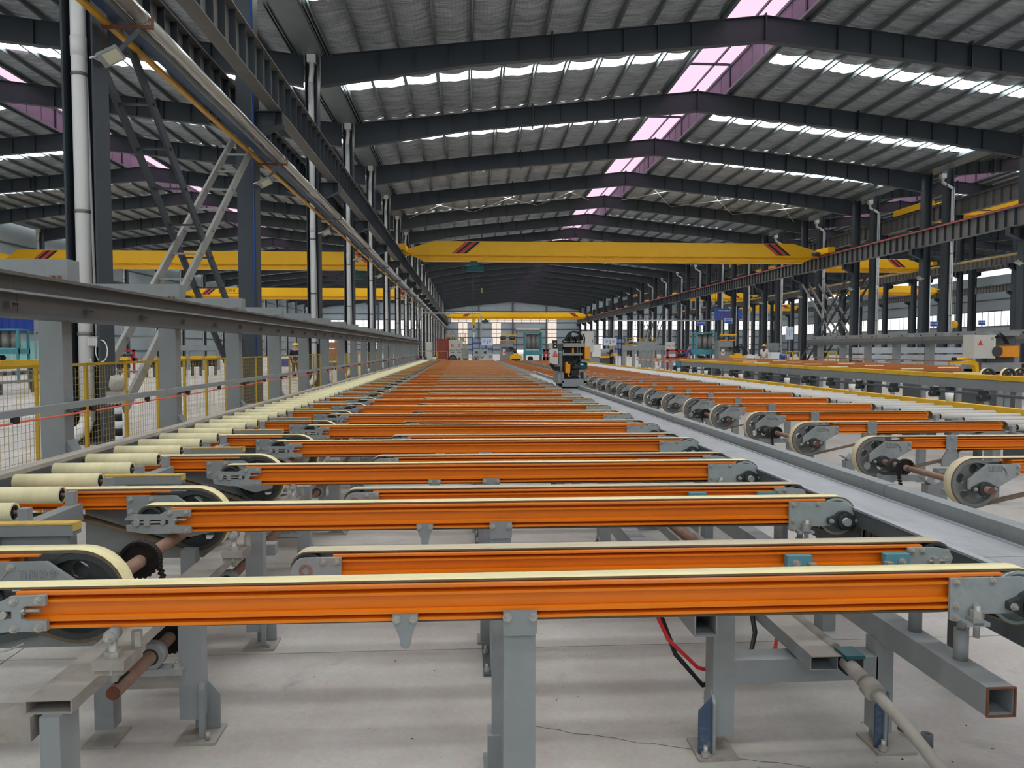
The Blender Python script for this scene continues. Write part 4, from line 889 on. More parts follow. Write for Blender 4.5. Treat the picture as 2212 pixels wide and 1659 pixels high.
tag(MB().tube([(.77, 3.05, .62), (.78, 2.98, .45), (.83, 2.92, .3), (.92, 2.86, .2), (1.1, 2.88, .22), (1.2, 3.05, .33), (1.24, 3.25, .45)], .010, 8).build('black_hose', 'black'), 'thin black hose looping beside the red air hose', 'hose')
tag(MB().tube([(1.735, 2.745, .018), (1.70, 2.84, .018)], .012, 8).cyl((1.74, 2.725, 0), (1.74, 2.725, .05), .022, 12, ri=.012).build('loose_rod', 'grey_dark'), 'loose steel rod with eye lying by the right foot plate', 'rod')
tag(MB().tube([(-1.62+.02*i, 2.6+.01*math.sin(i), .50+.004*(i-4)**2*.3) for i in range(9)], .003, 6).build('wire', 'galv'), 'bent bright wire sticking out at the left edge below the belt', 'wire')

# ---- plate lane and its guide rail ---------------------------------------
pl = thing('plate_lane', 'scuffed steel plate lane between the two belt tables', 'lane')
for i in range(16): MB().box(1.862, 2.105, -.2+i*1.42, 1.216+i*1.42, .738, .744).build('lane_plate', 'plate', pl)
MB().box(1.828, 1.86, -.2, 22.5, .742, .752).build('edge_strip', 'strip', pl); MB().box(1.832, 1.84, -.2, 22.5, .52, .742).build('skirt', 'grey_dark', pl)
MB().box(2.106, 2.122, -.2, 22.5, .744, .75).build('edge_strip', 'strip', pl)
fr = MB(); rr = random.Random(5)
for i in range(220):
    y = 2.6+rr.random()*2.6 if i < 150 else 2.6+rr.random()*8; h = .012+rr.random()*.022; fr.box(1.826, 1.832, y, y+.004+rr.random()*.008, .665-h, .67)
fr.build('grease_fringe', 'belt_under', pl)['kind'] = 'stuff'
for i in range(10): MB().box(1.90, 1.97, 3.9+i*2, 4.0+i*2, 0, .738).build('leg', 'grey', pl)
gr = thing('guide_rail', 'long grey box rail between plate lane and right pulleys', 'rail')
for i in range(6): boxtube(MB(), 2.16, 2.235, .722, .80, -.2+i*4, 3.79+i*4).build('rail_length', 'grey', gr)
for i in range(24): MB().box(2.17, 2.225, .35+i*.95, .42+i*.95, .0, .722).build('leg', 'grey_dark', gr)
tag(MB().cyl((2.145, .3, .66), (2.145, 22.5, .66), .022, 12).build('drive_shaft', 'rust'), 'rusty shaft half hidden under the long grey box rail', 'shaft')

# ---- right table: belts with big pulleys ---------------------------------------
RX, RZ, RR = 3.272, .637, .157
RP = [(RX, .80), (5.2, .80)] + arc(5.2, .75, .05, PI/2, -PI/2, 6)[1:] + [(3.98, .68), (3.86, .60)] + arc(RX, RZ, .163, -PI*.36, -PI*1.5, 20)
def right_belt(full, shaft):
    r = thing('belt_conveyor', '', 'conveyor', group='orange belt conveyors of the right table')
    inst(belt_mesh(RP, .007, .075, 'belt_pale'), 'belt', r); inst(beam(3.50, 5.19, .697, .787, .075), 'rail_beam', r)
    pl = [(3.205, .625), (3.205, .665), (3.33, .762), (3.545, .762), (3.545, .695), (3.42, .625), (3.36, .6), (3.205, .605)]
    q = inst(plate(pl, -.036, -.019, 'grey_light', 'side_plate'), 'side_plate', r); MB().prism(pl, .094, .105).build('rear_side_plate', 'grey_light', r)
    inst(pulley(RR-.002, .085, -.005, 5, m='pulley'), 'pulley', r, (RX, 0, RZ))
    hb = [(3.835, .80), (3.845, .81), (3.915, .81), (3.925, .80), (3.925, .56), (3.80, .56), (3.80, .62), (3.835, .68)]
    h = inst(plate(hb, -.032, -.02, 'grey', 'hanger_plate'), 'hanger_plate', r)
    MB().cyl((3.86, -.02, .585), (3.86, .09, .585), .02, 12).build('idler', 'grey_light', r); MB().box(3.8, 3.93, .0, .08, .505, .53).build('cross_pad', 'grey_light', r)
    bz = MB().cyl((RX+.035, -.065, RZ-.03), (RX+.035, -.036, RZ-.03), .044, 16).prism([(RX-.05, RZ-.042), (RX-.05, RZ-.018), (RX+.02, RZ+.015), (RX+.05, RZ+.015), (RX+.12, RZ-.018), (RX+.12, RZ-.042), (RX+.05, RZ-.075), (RX+.02, RZ-.075)], -.05, -.036).build('bearing_housing', 'cast', r)
    px = RX+.035; pz = RZ-.03
    if shaft:        # front half of a pair: the shaft end shows
        MB().cyl((px, -.105, pz), (px, P-.405, pz), .022, 14).build('shaft', 'rust', r); MB().cyl((px, -.107, pz), (px, -.105, pz), .0215, 14).build('shaft_end', 'rust_red', r)
        MB().box(3.28, 3.34, .16, .22, .0, .56).box(3.2, 3.42, .14, .24, .52, .56).build('bearing_stand', 'grey', r)
    else:
        MB().cyl((px, -.40, pz), (px, .06, pz), .022, 14).build('shaft', 'rust', r)
        MB().cyl((px, -.22, pz), (px, -.18, pz), .048, 18, ri=.03).box(px-.1, px+.1, -.23, -.17, pz-.075, pz-.05).prism([(px-.05, pz-.055), (px+.05, pz-.055), (px+.046, pz), (px-.046, pz)], -.215, -.185).build('pillow_block', 'cast', r)
        s = MB(); s.prism([(px+.055*(1 if k % 2 else .86)*math.cos(2*PI*k/36), pz+.055*(1 if k % 2 else .86)*math.sin(2*PI*k/36)) for k in range(36)], -.36, -.345)
        s.build('sprocket', 'chain', r); c = MB()
        for k in range(14): a = PI*.95-PI*1.0*k/13; c.cyl((px+.058*math.cos(a), -.37, pz+.058*math.sin(a)), (px+.058*math.cos(a), -.335, pz+.058*math.sin(a)), .009, 6)
        for k in range(12): c.cyl((px-.06+.004*k, -.37, pz-.02*k), (px-.06+.004*k, -.335, pz-.02*k), .009, 6)
        c.build('roller_chain', 'chain', r)['kind'] = 'stuff'
        MB().prism([(px-.11, .0), (px-.11, pz-.075), (px+.2, pz-.075), (px+.2, pz-.12), (px-.01, pz-.12), (px-.03, pz-.14), (px-.03, .0)], -.24, -.16).build('bearing_stand', 'grey', r)
    MB().bar((px+.02, -.52, pz-.05), (px+.08, -.52, pz-.09), .07, .008, up=(0, 0, 1)).bar((px+.08, -.52, pz-.09), (px+.11, -.52, pz-.04), .07, .008).bar((px+.1, -.52, pz-.1), (px+.17, -.52, pz-.06), .07, .008).build('angle_saddle', 'grey_light', r)
    MB().box(px+.05, px+.13, -.56, -.48, 0, pz-.095).build('saddle_post', 'grey', r)
    MB().prism([(4.95, .56), (5.24, .56), (5.24, .70), (5.02, .70), (4.95, .68)], -.02, .09).build('end_support', 'grey', r); MB().box(5.1, 5.18, 0, .07, 0, .56).build('leg', 'grey', r); MB().box(3.86, 3.94, .1, .18, 0, .5).build('leg', 'grey', r)
    if full:
        bolts(q, [(3.43, -.036, .748), (3.53, -.036, .748), (3.46, -.036, .70), (3.53, -.036, .705)], 1.0); bolts(h, [(3.88, -.032, .79), (3.85, -.032, .70), (3.91, -.032, .70)]); bolts(bz, [(px-.065, -.05, pz), (px+.065, -.05, pz)])
        MB().bar((3.43, -.0375, .748), (3.46, -.0375, .70), .004, .004).build('cast_rib', 'grey_dark', q)
        text('百能设备', .03, (3.385, -.0362, .738), (PI/2, 0, 0), 'grey', q, 'cast_lettering'); text('0757-85443775', .014, (3.38, -.0362, .718), (PI/2, 0, 0), 'grey', q, 'cast_lettering')
    return r
R4 = {(f, s): right_belt(f, s) for f in (True, False) for s in (True, False)}
used = set()
for j in range(35):
    key = (j < 9, j % 2 == 0); o = R4[key] if key not in used else dup(R4[key]); used.add(key); o.location = (0, 4.69+P*j, 0)
    o['label'] = 'right table belt conveyor nearest the camera, big pulley cut by the frame edge' if j == 0 else f'orange belt conveyor with a big left pulley, {nth(j)} of the right table'
rw = roller(5.30, 6.22, .033, .742, 'roller_white', False)
for i in range(100):
    o = rw if i == 0 else dup(rw); o.location = (0, 5.83+P/3*i, 0); o['group'] = 'white rollers of the right table'; o['label'] = f'white sleeved roller, {nth(i)} along the yellow rail from the camera'
rs = thing('roller_table', 'grey side rails carrying the white rollers', 'table frame')
for x in (5.245, 6.22):
    for i in range(15): MB().box(x, x+.045, 2+i*3, 4.98+i*3, .60, .698).build('side_rail', 'grey', rs)
    for i in range(21): MB().box(x, x+.045, 3.3+i*2, 3.4+i*2, 0, .60).build('leg', 'grey', rs)
yr = thing('yellow_guide_rail', 'long yellow guide rail at the ends of the white rollers', 'rail')
for i in range(14): MB().box(6.30, 6.36, 2+i*3, 4.98+i*3, .70, .80).box(6.30, 6.40, 2+i*3, 4.98+i*3, .80, .808).build('rail_length', 'yellow_rail', yr)
for i in range(21): MB().box(6.31, 6.36, 3+i*2, 3.1+i*2, 0, .70).build('leg', 'grey_dark', yr)
for i in range(9):
    c = thing('plastic_cup', f'white plastic cup on the yellow rail, {nth(i)} from the camera', 'cup', (6.33, 9.6+2.52*i-2.5, .808), group='white cups on the yellow rail')
    MB().cyl((0, 0, 0), (0, 0, .11), .042, 14, r2=.052, ri=.036).build('wall', 'white', c); MB().cyl((0, 0, 0), (0, 0, .005), .041, 14).build('bottom', 'white', c)
# dark roller track in front of the guard beam
dt = thing('roller_track', 'dark low roller track in front of the yellow topped guard beam', 'track')
for x in (6.95, 7.45): MB().box(x, x+.06, 2, 29, .60, .66).build('track_rail', 'grey_dark', dt)
for i in range(56): MB().cyl((6.9, 2.3+i*.47, .66), (7.5, 2.3+i*.47, .66), .03, 8).build('track_roller', 'cast', dt)
for i in range(22): MB().box(7.85, 7.95, 2.6+i*1.22, 2.7+i*1.22, .74, .86).cyl((7.82, 2.65+i*1.22, .74), (7.98, 2.65+i*1.22, .74), .05, 10).build('cam_follower', 'cast', dt)
for i in range(12): MB().box(6.98, 7.5, 2.5+i*2.3, 2.58+i*2.3, 0, .60).build('leg', 'grey_dark', dt)
gb = thing('guard_beam', 'long grey box beam with a yellow top, behind the white rollers', 'beam')
for i in range(9): MB().box(8.0, 8.14, 1.0+i*3, 3.99+i*3, .865, 1.02).build('box_length', 'grey', gb); MB().box(7.99, 8.15, 1.0+i*3, 3.995+i*3, 1.02, 1.09).build('yellow_cap', 'yellow_rail', gb)
MB().box(7.97, 8.17, 27.8, 28.4, .62, 1.04).build('end_block', 'teal_frame', gb)
MB().box(7.9, 8.2, 1.0, 27.8, .78, .80).build('lower_plate', 'grey_dark', gb)
for i in range(11): MB().box(8.02, 8.12, 2.2+i*2.5, 2.3+i*2.5, 0, .865).build('leg', 'grey_dark', gb)
# ================================================================ LEFT SIDE: puller rail on posts, fence
def left_post(i):
    y = 5.48+2.09*i
    t = thing('rail_post', f'grey post with a top arm carrying the long left rail, {nth(i)} from the camera', 'post', (0, y, 0), group='grey posts under the long left rail')
    MB().box(-2.91, -2.75, 0, .13, .012, 1.96).build('post', 'grey', t); MB().box(-3.05, -2.62, -.06, .22, 0, .012).build('base_plate', 'grey_dark', t)
    MB().prism([(-2.75, .50), (-2.75, .86), (-2.70, .78), (-2.60, .66), (-2.60, .50)], .02, .14).build('knee_gusset', 'grey', t)
    MB().box(-3.62, -2.72, .03, .20, 1.945, 2.115).build('top_arm', 'grey', t)
    for x in (-2.82, -2.78): MB().box(x, x+.018, -.012, .03, 1.95, 2.0).build('lug', 'rust', t)
    MB().box(-2.75, -2.66, .03, .12, 1.065, 1.10).build('bar_bracket', 'grey_dark', t)
for i in range(21): left_post(i)
lr = thing('puller_rail', 'long dark double flanged steel rail along the tops of the left posts', 'rail')
for i in range(13):
    a, b = 1.0+i*3.75, 4.745+i*3.75
    m = MB().box(-2.665, -2.65, a, b, 1.70, 1.93); m.box(-2.75, -2.58, a, b, 1.925, 1.945); m.build('upper_beam', 'rail_grey', lr)
    MB().box(-2.65, -2.575, a, b, 1.822, 1.836).build('middle_flange', 'grey', lr)
    MB().box(-2.65, -2.635, a, b, 1.70, 1.822).build('lower_web', 'rail_grey', lr); MB().box(-2.75, -2.57, a, b, 1.682, 1.70).build('lower_flange', 'grey_dark', lr)
for i in range(46): MB().box(-2.636, -2.60, 4.62+i*.93, 4.63+i*.93, 1.73, 1.765).box(-2.636, -2.60, 4.62+i*.93, 4.75+i*.93, 1.765, 1.771).build('angle_tab', 'rail_grey', lr)
gbar = thing('guide_bar', 'thin grey bar with an orange red cable below it along the left posts', 'guide bar')
for i in range(16): MB().box(-2.665, -2.62, 1+i*3, 3.99+i*3, 1.095, 1.137).build('bar_length', 'grey', gbar)
MB().tube([(-2.63, 1+.96*i, 1.062-(.006 if i % 2 else 0)) for i in range(51)], .007, 6).build('cable', 'red_line', gbar)
for i in range(48): MB().box(-2.64, -2.618, 3.7+i*.95, 3.76+i*.95, 1.056, 1.096).build('clip', 'black', gbar)
def fence_mesh():
    m = MB(); w = 1.72
    for i in range(29): m.box(-.0013, .0013, .03+i*.06, .0328+i*.06, .06, 1.32)
    for i in range(21): m.box(-.002, .002, .02, w-.02, .08+i*.06, .0826+i*.06)
    return m.mesh('wire_mesh', 'wire')
WIRE = fence_mesh(); FP = MB().box(-.013, .013, -.013, .013, 0, 1.36).mesh('post', 'fence'); FR2 = MB().box(-.011, .011, .02, 1.70, 1.335, 1.36).mesh('top_bar', 'fence'); FRB = MB().box(-.011, .011, .02, 1.70, .045, .07).mesh('bottom_bar', 'fence')
for i in range(18):
    t = thing('fence_panel', f'yellow wire mesh fence panel, {nth(i)} along the left from the camera', 'fence', (-3.62, 2.42+1.74*i, 0), group='yellow mesh panels along the left')
    for y in (0, .87, 1.72): inst(FP, 'post', t, (0, y, 0))
    inst(FR2, 'top_bar', t); inst(FRB, 'bottom_bar', t); o = inst(WIRE, 'wire_mesh', t); o['kind'] = 'stuff'
# striped stick with a crumpled bag
st = thing('striped_stick', 'black and white striped stick leaning on the mesh fence', 'stick', (-3.55, 8.15, 0))
for i in range(14): MB().cyl((0, 0, i*.075), (0, 0, i*.075+.075), .036, 12).build('band', 'text_white' if i % 2 else 'black', st)
rr = random.Random(8); m = MB()
m.ball((0, 0, 0), .075, 14, 9, (.9, .9, 1.25)); m.v = [(x*(1+rr.random()*.35), y*(1+rr.random()*.35), z+rr.random()*.03) for x, y, z in m.v]
bgm = thing('plastic_bag', 'crumpled pale plastic bag hung over the striped stick at the fence', 'bag', (-3.55, 8.13, 1.12)); m.build('bag_body', 'bag', bgm)
f = MB(); f.v = []; 
for a in range(5):
    x = -.09+a*.035; f.add([(x, -.06, -.06), (x+.045, -.05, -.06), (x+.05+.03*math.sin(a), -.04, -.17), (x+.01, -.045, -.2)], [(0, 1, 2, 3)])
f.build('bag_flap', 'bag', bgm)
# ================================================================ people
def skin(name, pts, edges, rad, m, parent, root=0, lv=1):
    me = bpy.data.meshes.new(name); me.from_pydata(pts, edges, []); me.materials.append(M[m]); o = inst(me, name, parent)
    md = o.modifiers.new('Skin', 'SKIN'); md.use_smooth_shade = True
    for i, d in enumerate(me.skin_vertices[0].data): d.radius = (rad[i], rad[i]); d.use_root = (i == root)
    s = o.modifiers.new('Subdivision', 'SUBSURF'); s.levels = lv; s.render_levels = lv
    return o
def person(loc, rz, label, top, legs, hat='yellow', stride=.12, hair=False, arms=0.):
    t = thing('person', label, 'person', loc, rz)
    hipz = .92; J = [(0, 0, hipz), (0, 0, 1.15), (0, 0, 1.4), (0, .0, 1.5), (0, -.01, 1.62), (0, -.01, 1.68)]
    pts = list(J); ed = [(0, 1), (1, 2), (2, 3), (3, 4), (4, 5)]; rd = [.14, .13, .15, .055, .085, .08]
    for s in (-1, 1):
        k = len(pts); pts += [(s*.19, 0, 1.38), (s*.24, .02-arms*.1, 1.12), (s*.22, -.12-arms*.25, .92+arms*.25), (s*.215, -.16-arms*.3, .85+arms*.28)]; ed += [(2, k), (k, k+1), (k+1, k+2), (k+2, k+3)]; rd += [.065, .045, .034, .036]
        k = len(pts); y = s*stride; pts += [(s*.09, 0, .86), (s*.095, y*.4-.02, .48), (s*.1, y, .09), (s*.1, y-.14, .04)]; ed += [(0, k), (k, k+1), (k+1, k+2), (k+2, k+3)]; rd += [.09, .062, .042, .035]
    skin('body', pts, ed, rd, 'skin', t)
    jp = [(0, 0, .84), (0, 0, 1.15), (0, 0, 1.38), (0, 0, 1.46)]; je = [(0, 1), (1, 2), (2, 3)]; jr = [.175, .165, .175, .085]
    for s in (-1, 1): k = len(jp); jp += [(s*.2, 0, 1.37), (s*.25, .02-arms*.1, 1.12), (s*.225, -.12-arms*.25, .93+arms*.25)]; je += [(2, k), (k, k+1), (k+1, k+2)]; jr += [.085, .065, .052]
    skin('jacket', jp, je, jr, top, t)
    tp = [(0, 0, .92)]; te = []; trd = [.15]
    for s in (-1, 1): k = len(tp); y = s*stride; tp += [(s*.095, 0, .82), (s*.1, y*.4-.02, .48), (s*.1, y, .12)]; te += [(0, k), (k, k+1), (k+1, k+2)]; trd += [.105, .08, .065]
    skin('trousers', tp, te, trd, legs, t)
    for s in (-1, 1): y = s*stride; MB().ball((s*.1, y-.06, .05), .06, 10, 6, (.8, 1.9, .8)).build('shoe', 'white', t)
    for s in (-1, 1): MB().ball((s*.03, -.09, 1.63), .011, 8, 5).build('eye', 'black', t); MB().ball((s*.092, 0, 1.615), .02, 8, 5, (.5, 1, 1.4)).build('ear', 'skin', t)
    MB().ball((0, -.1, 1.6), .016, 8, 5).build('nose', 'skin', t); MB().box(-.022, .022, -.097, -.088, 1.562, 1.57).build('mouth', 'red', t)
    if hat: MB().ball((0, 0, 1.66), .128, 16, 6, (1, 1.12, .95), half=True).cyl((0, -.02, 1.655), (0, -.02, 1.667), .145, 18).build('hard_hat', hat, t)
    else: MB().ball((0, .01, 1.65), .11, 12, 6, (1, 1, .9), half=True).build('hair', 'hair', t)
    if hair: MB().ball((0, .1, 1.42), .075, 10, 8, (.9, .5, 3.2)).build('long_hair', 'hair', t)
    return t
pw = person((-7.95, 37.2, 0), PI, 'person in yellow hard hat and black jacket walking away by the left columns', 'cloth_black', 'cloth_brown', stride=.16)
text('CAMPING', .075, (0, .185, 1.13), (PI/2, 0, PI), 'text_white', pw, 'jacket_lettering', depth=.004)
person((20.2, 50.5, 0), PI*.8, 'person in yellow hard hat, white coat and long hair beyond the guard beam', 'cloth_white', 'cloth_white', hair=True, stride=.02, arms=.5)
person((10.9, 56, 0), -PI/2, 'person in yellow hard hat and dark clothes bending at the yellow machine', 'cloth_black', 'cloth_black', stride=.03, arms=1.)
person((14.75, 49.5, 0), PI/2, 'person in dark blue work clothes without hat beside the teal fan frame', 'blue', 'cloth_black', hat=None, stride=.02, arms=1.)
# ================================================================ stretcher carriage on the plate lane
def X14(px): return (px-1000)/115.5
def Z14(py): return 1.5+(752.5-py)/115.5
sm = thing('stretcher_carriage', 'dark hydraulic clamp carriage with valve stack standing on the plate lane', 'machine', (0, 14.4, 0))
def bx(name, x0, x1, y0, y1, z1, z0, m, par=None): return MB().box(X14(x0), X14(x1), y0, y1, Z14(z0), Z14(z1)).build(name, m, par or sm)
base = bx('base', 1216, 1269, 0, .75, 819, 836, 'grey'); bx('skid', 1222, 1262, .05, .7, 836, 841.5, 'black')
for x in (1218, 1266):
    for y in (.06, .6): MB().cyl((X14(x)-.035, y+.05, .80), (X14(x)+.035, y+.05, .80), .056, 14).build('wheel', 'cast', sm)
bolts(base, [(X14(x), 0, Z14(y)) for x in (1218.5, 1266.5) for y in (822, 830)], 1.4)
def chk(x0, x1): return MB().prism([(0, Z14(829)), (.7, Z14(829)), (.7, Z14(806)), (.05, Z14(804)), (0, Z14(808))], X14(x0), X14(x1), 'X').build('cheek', 'grey', sm)
chk(1206, 1213); chk(1213.5, 1219.5); chk(1263, 1268.5)
bx('back_panel', 1217, 1258, .35, .42, 764, 822, 'grey_dark'); bx('column', 1210.5, 1217.5, .1, .42, 762, 822, 'grey'); bx('column', 1256.5, 1260.5, .1, .42, 748, 790, 'grey')
bx('column', 1218, 1221, .1, .2, 748, 766, 'grey'); bx('shelf', 1217, 1260.5, .02, .45, 763, 767.8, 'grey'); bx('deck', 1218.5, 1266, .0, .5, 741.5, 749.5, 'dusty')
bx('ram_block', 1222, 1250, .12, .4, 750, 763, 'black'); bx('ram_rod', 1238, 1242, .05, .2, 752, 763, 'motor_orange')
rr = random.Random(2)
for i in range(9):
    x = 1220+i*4.6; h = 722+rr.random()*9 if i > 2 else 729+rr.random()*6
    b = bx('valve', x, x+3.6, .05+.06*(i % 3), .3+.05*(i % 2), h, 741, 'black'); MB().cyl((X14(x+1.8), .1, Z14(h)), (X14(x+1.8), .1, Z14(h-3.2)), .016, 10).build('solenoid', 'black', b)
    bolts(b, [(X14(x+1.8), .05+.06*(i % 3), Z14(737))], .9)
for r0, off in ((1.0, 0), (.93, .06)): MB().tube([(X14(1243.5-19*r0*math.cos(PI*i/14)), .1+off, Z14(735-20*r0*math.sin(PI*i/14))) for i in range(15)], .012, 8).build('hose', 'black', sm)
MB().tube([(X14(1263), .1, Z14(721)), (X14(1266), .08, Z14(730)), (X14(1265), .1, Z14(745))], .016, 8).build('hose', 'black', sm)
wc = bx('control_box', 1192, 1205, -.1, .25, 753, 787, 'offwhite'); bx('lid', 1188, 1193, -.08, .2, 755, 784, 'white', wc)
MB().prism([(X14(1194), Z14(767)), (X14(1204), Z14(767)), (X14(1199), Z14(757.5))], -.104, -.1).build('warning_sign', 'red', wc); text('!', .055, (X14(1199), -.1055, Z14(764)), (PI/2, 0, 0), 'text_white', wc); bx('label_strip', 1194, 1204, -.104, -.1, 768, 770.5, 'red', wc)
for y in (764, 772, 778): MB().bar((X14(1186), -.02, Z14(y)), (X14(1191), -.02, Z14(y)), .02, .02).build('latch', 'black', wc)
cmx = bx('camera_head', 1195.5, 1204, -.05, .15, 735, 754, 'black'); bx('badge', 1197, 1201, -.053, -.05, 740, 742, 'motor_orange', cmx); bx('badge', 1198, 1202, -.053, -.05, 747, 749, 'text_white', cmx)
bx('junction_box', 1188, 1195, 0, .15, 741, 752.5, 'offwhite'); MB().cyl((X14(1213), .1, Z14(750)), (X14(1213), .3, Z14(750)), .075, 14).build('drum', 'grey_dark', sm)
MB().prism([(X14(1188), Z14(787)), (X14(1211), Z14(787)), (X14(1211), Z14(802)), (X14(1200), Z14(802))], .0, .2).build('console_bracket', 'black', sm); bx('console_arm', 1198, 1212, -.02, .25, 787, 792, 'grey')
bx('amber_box', 1264.5, 1276.5, -.05, .3, 749, 776.5, 'motor_orange'); bx('side_shelf', 1257, 1281, -.02, .35, 777, 781.5, 'grey'); bx('side_post', 1258.5, 1264, .1, .4, 748, 778, 'black')
gx = bx('gearbox', 1222.5, 1232.5, -.05, .2, 787, 806, 'motor_orange'); bx('gear_lug', 1223, 1228, -.03, .1, 782, 787, 'motor_orange', gx); bx('gear_foot', 1228, 1231, -.03, .1, 806, 812, 'motor_orange', gx)
mt = MB().cyl((X14(1252), .08, Z14(791)), (X14(1268), .08, Z14(791)), .066, 18).cyl((X14(1268), .08, Z14(791)), (X14(1271.5), .08, Z14(791)), .058, 18).box(X14(1255), X14(1263), -.0, .08, Z14(790), Z14(784)).build('motor', 'motor', sm)
fn = MB()
for i in range(9): a = 2*PI*i/9; fn.bar((X14(1253), .08+.068*math.cos(a), Z14(791)+.068*math.sin(a)), (X14(1267), .08+.068*math.cos(a), Z14(791)+.068*math.sin(a)), .006, .01)
fn.build('cooling_fin', 'motor', mt); MB().box(X14(1256), X14(1262), -.004, 0, Z14(789), Z14(786)).build('name_plate', 'text_white', mt)
MB().cyl((X14(1232), .08, Z14(792)), (X14(1252), .08, Z14(792)), .075, 16).build('coupling', 'cast', sm); bx('motor_stand', 1236, 1250, .0, .2, 799, 812, 'black')
for i in range(3): MB().tube([(X14(1255), .05, Z14(774)), (X14(1246-i*3), -.02, Z14(781)), (X14(1240-i*2), -.03, Z14(792))], .009, 6).build('hose', 'black', sm)
MB().bar((X14(1230), .1, Z14(815)), (X14(1250), .05, Z14(806)), .02, .02).bar((X14(1240), .1, Z14(806)), (X14(1257), .1, Z14(815)), .02, .02).build('link_rod', 'galv', sm)
MB().box(X14(1209), X14(1213), .2, .5, .745, Z14(829)).build('guide_shoe', 'grey_dark', sm)
# ================================================================ the bridge belts and the next production line
def simple_belt(x0, x1, label, group, z=.80):
    r = thing('belt_conveyor', label, 'conveyor', group=group)
    inst(beam(x0+.1, x1-.1, z-.11, z-.01), 'rail_beam', r)
    pth = [(x0+.06, z), (x1-.06, z)] + arc(x1-.06, z-.06, .06, PI/2, -PI/2, 6)[1:] + [(x0+.06, z-.12)] + arc(x0+.06, z-.06, .06, -PI/2, -PI*1.5, 6)[:-1]
    inst(belt_mesh(pth, .007, .065, 'belt_dusty'), 'belt', r)
    for x in (x0+.3, x1-.3): MB().box(x, x+.08, 0, .07, 0, z-.11).build('leg', 'grey', r)
    for x in (x0, x1-.22): MB().box(x+.03, x+.2, -.03, -.019, z-.11, z-.02).build('end_plate', 'galv', r)
    return r
s0 = simple_belt(1.95, 3.05, '', 'short bridging belts beyond the clamp carriage')
for k in range(20): o = s0 if k == 0 else dup(s0); o.location = (0, 22.7+P*k, 0); o['label'] = f'short orange bridging belt beyond the clamp carriage, {nth(k)} from the camera'
s1 = simple_belt(9.6, 16.2, '', 'orange belts of the next line', .95)
for k in range(26): o = s1 if k == 0 else dup(s1); o.location = (0, 12.4+P*k, 0); o['label'] = f'orange belt of the next line beyond the guard beam, {nth(k)} from the camera'
wp = thing('wear_pad', '', 'pad', group='cream pads between the belts of the next line'); MB().box(10.1, 10.7, 0, .07, .93, .965).build('felt_top', 'belt', wp); MB().box(10.15, 10.65, .01, .06, .0, .93).build('stand', 'grey_dark', wp)
for k in range(20): o = wp if k == 0 else dup(wp); o.location = ((k*37 % 5)*.9, 12.99+P*k, 0); o['label'] = f'small cream pad among the belts of the next line, {nth(k)} from the camera'
# big pulleys at the near left ends of the next line
for i, (x, y) in enumerate(((10.9, 15.3), (11.35, 15.3), (11.65, 15.35))):
    t = thing('end_pulley', f'beige rimmed belt pulley at the next line, {nth(i)} from the left', 'pulley', (x, y, .93)); inst(pulley(.15, .075, 0, 5), 'wheel', t); MB().loop(circ(0, 0, .162, 24), circ(0, 0, .15, 24), 0, .075).build('belt_rim', 'belt', t); MB().box(-.05, .05, .02, .06, -.93, .0).build('stand', 'grey', t)
# far right rail on posts
XR2 = 17.6
rr2 = thing('puller_rail', 'long dark rail on grey posts beyond the next line at the right', 'rail')
for i in range(9): MB().box(XR2, XR2+.1, 16+i*2.5, 18.48+i*2.5, 1.66, 1.80).build('lower_beam', 'grey_dark', rr2); MB().box(XR2, XR2+.12, 16+i*2.5, 18.48+i*2.5, 1.80, 1.94).build('upper_beam', 'steel_dusty', rr2)
for i in range(10):
    t = thing('rail_post', f'grey rail post with flat top box beyond the next line, {nth(i)} from the camera', 'post', (XR2+.15, 17.0+2.25*i, 0), group='grey rail posts beyond the next line')
    MB().box(0, .2, 0, .3, 0, 1.9).build('post', 'grey', t); MB().box(-.05, .4, -.9, .95, 1.945, 2.1).build('top_arm', 'grey', t); MB().box(-.1, .3, -.1, .4, 0, .012).build('base_plate', 'grey_dark', t)
    for y in (-.5, .45): MB().box(-.08, -.05, y, y+.05, 1.98, 2.03).build('lug', 'black', t)
t = thing('guard_rail', 'thin brown handrail behind the belts of the next line', 'handrail')
for z in (1.02, .7): MB().box(17.3, 17.34, 14, 37, z, z+.05).build('rail_bar', 'rust', t)
for i in range(12): MB().box(17.3, 17.34, 15+i*1.9, 15.05+i*1.9, 0, 1.05).build('post', 'fence', t)
# right carriage with the white cabinet
def XY(px, Y): return (px-1000)/1660*Y
rm = thing('clamp_carriage', 'clamp carriage with a white control cabinet at the right frame edge', 'machine', (0, 16.6, 0))
def b2(name, x0, x1, y0, y1, zt, zb, m, par=None, Y=16.6): return MB().box(XY(x0, Y), XY(x1, Y), y0, y1, 1.5+(752.5-zb)/1660*Y, 1.5+(752.5-zt)/1660*Y).build(name, m, par or rm)
c = b2('control_cabinet', 2141, 2190, -.1, .3, 722, 775, 'offwhite'); b2('side_face', 2187, 2190, -.101, .3, 722, 775, 'white', c)
MB().prism([(XY(2150, 16.6), 1.5+.10), (XY(2159, 16.6), 1.5+.10), (XY(2154.5, 16.6), 1.5+.19)], -.104, -.1).build('warning_sign', 'red', c); b2('label', 2149, 2160, -.103, -.1, 743, 746, 'red', c); b2('vent', 2179, 2185, -.103, -.1, 728, 733, 'grey_light', c)
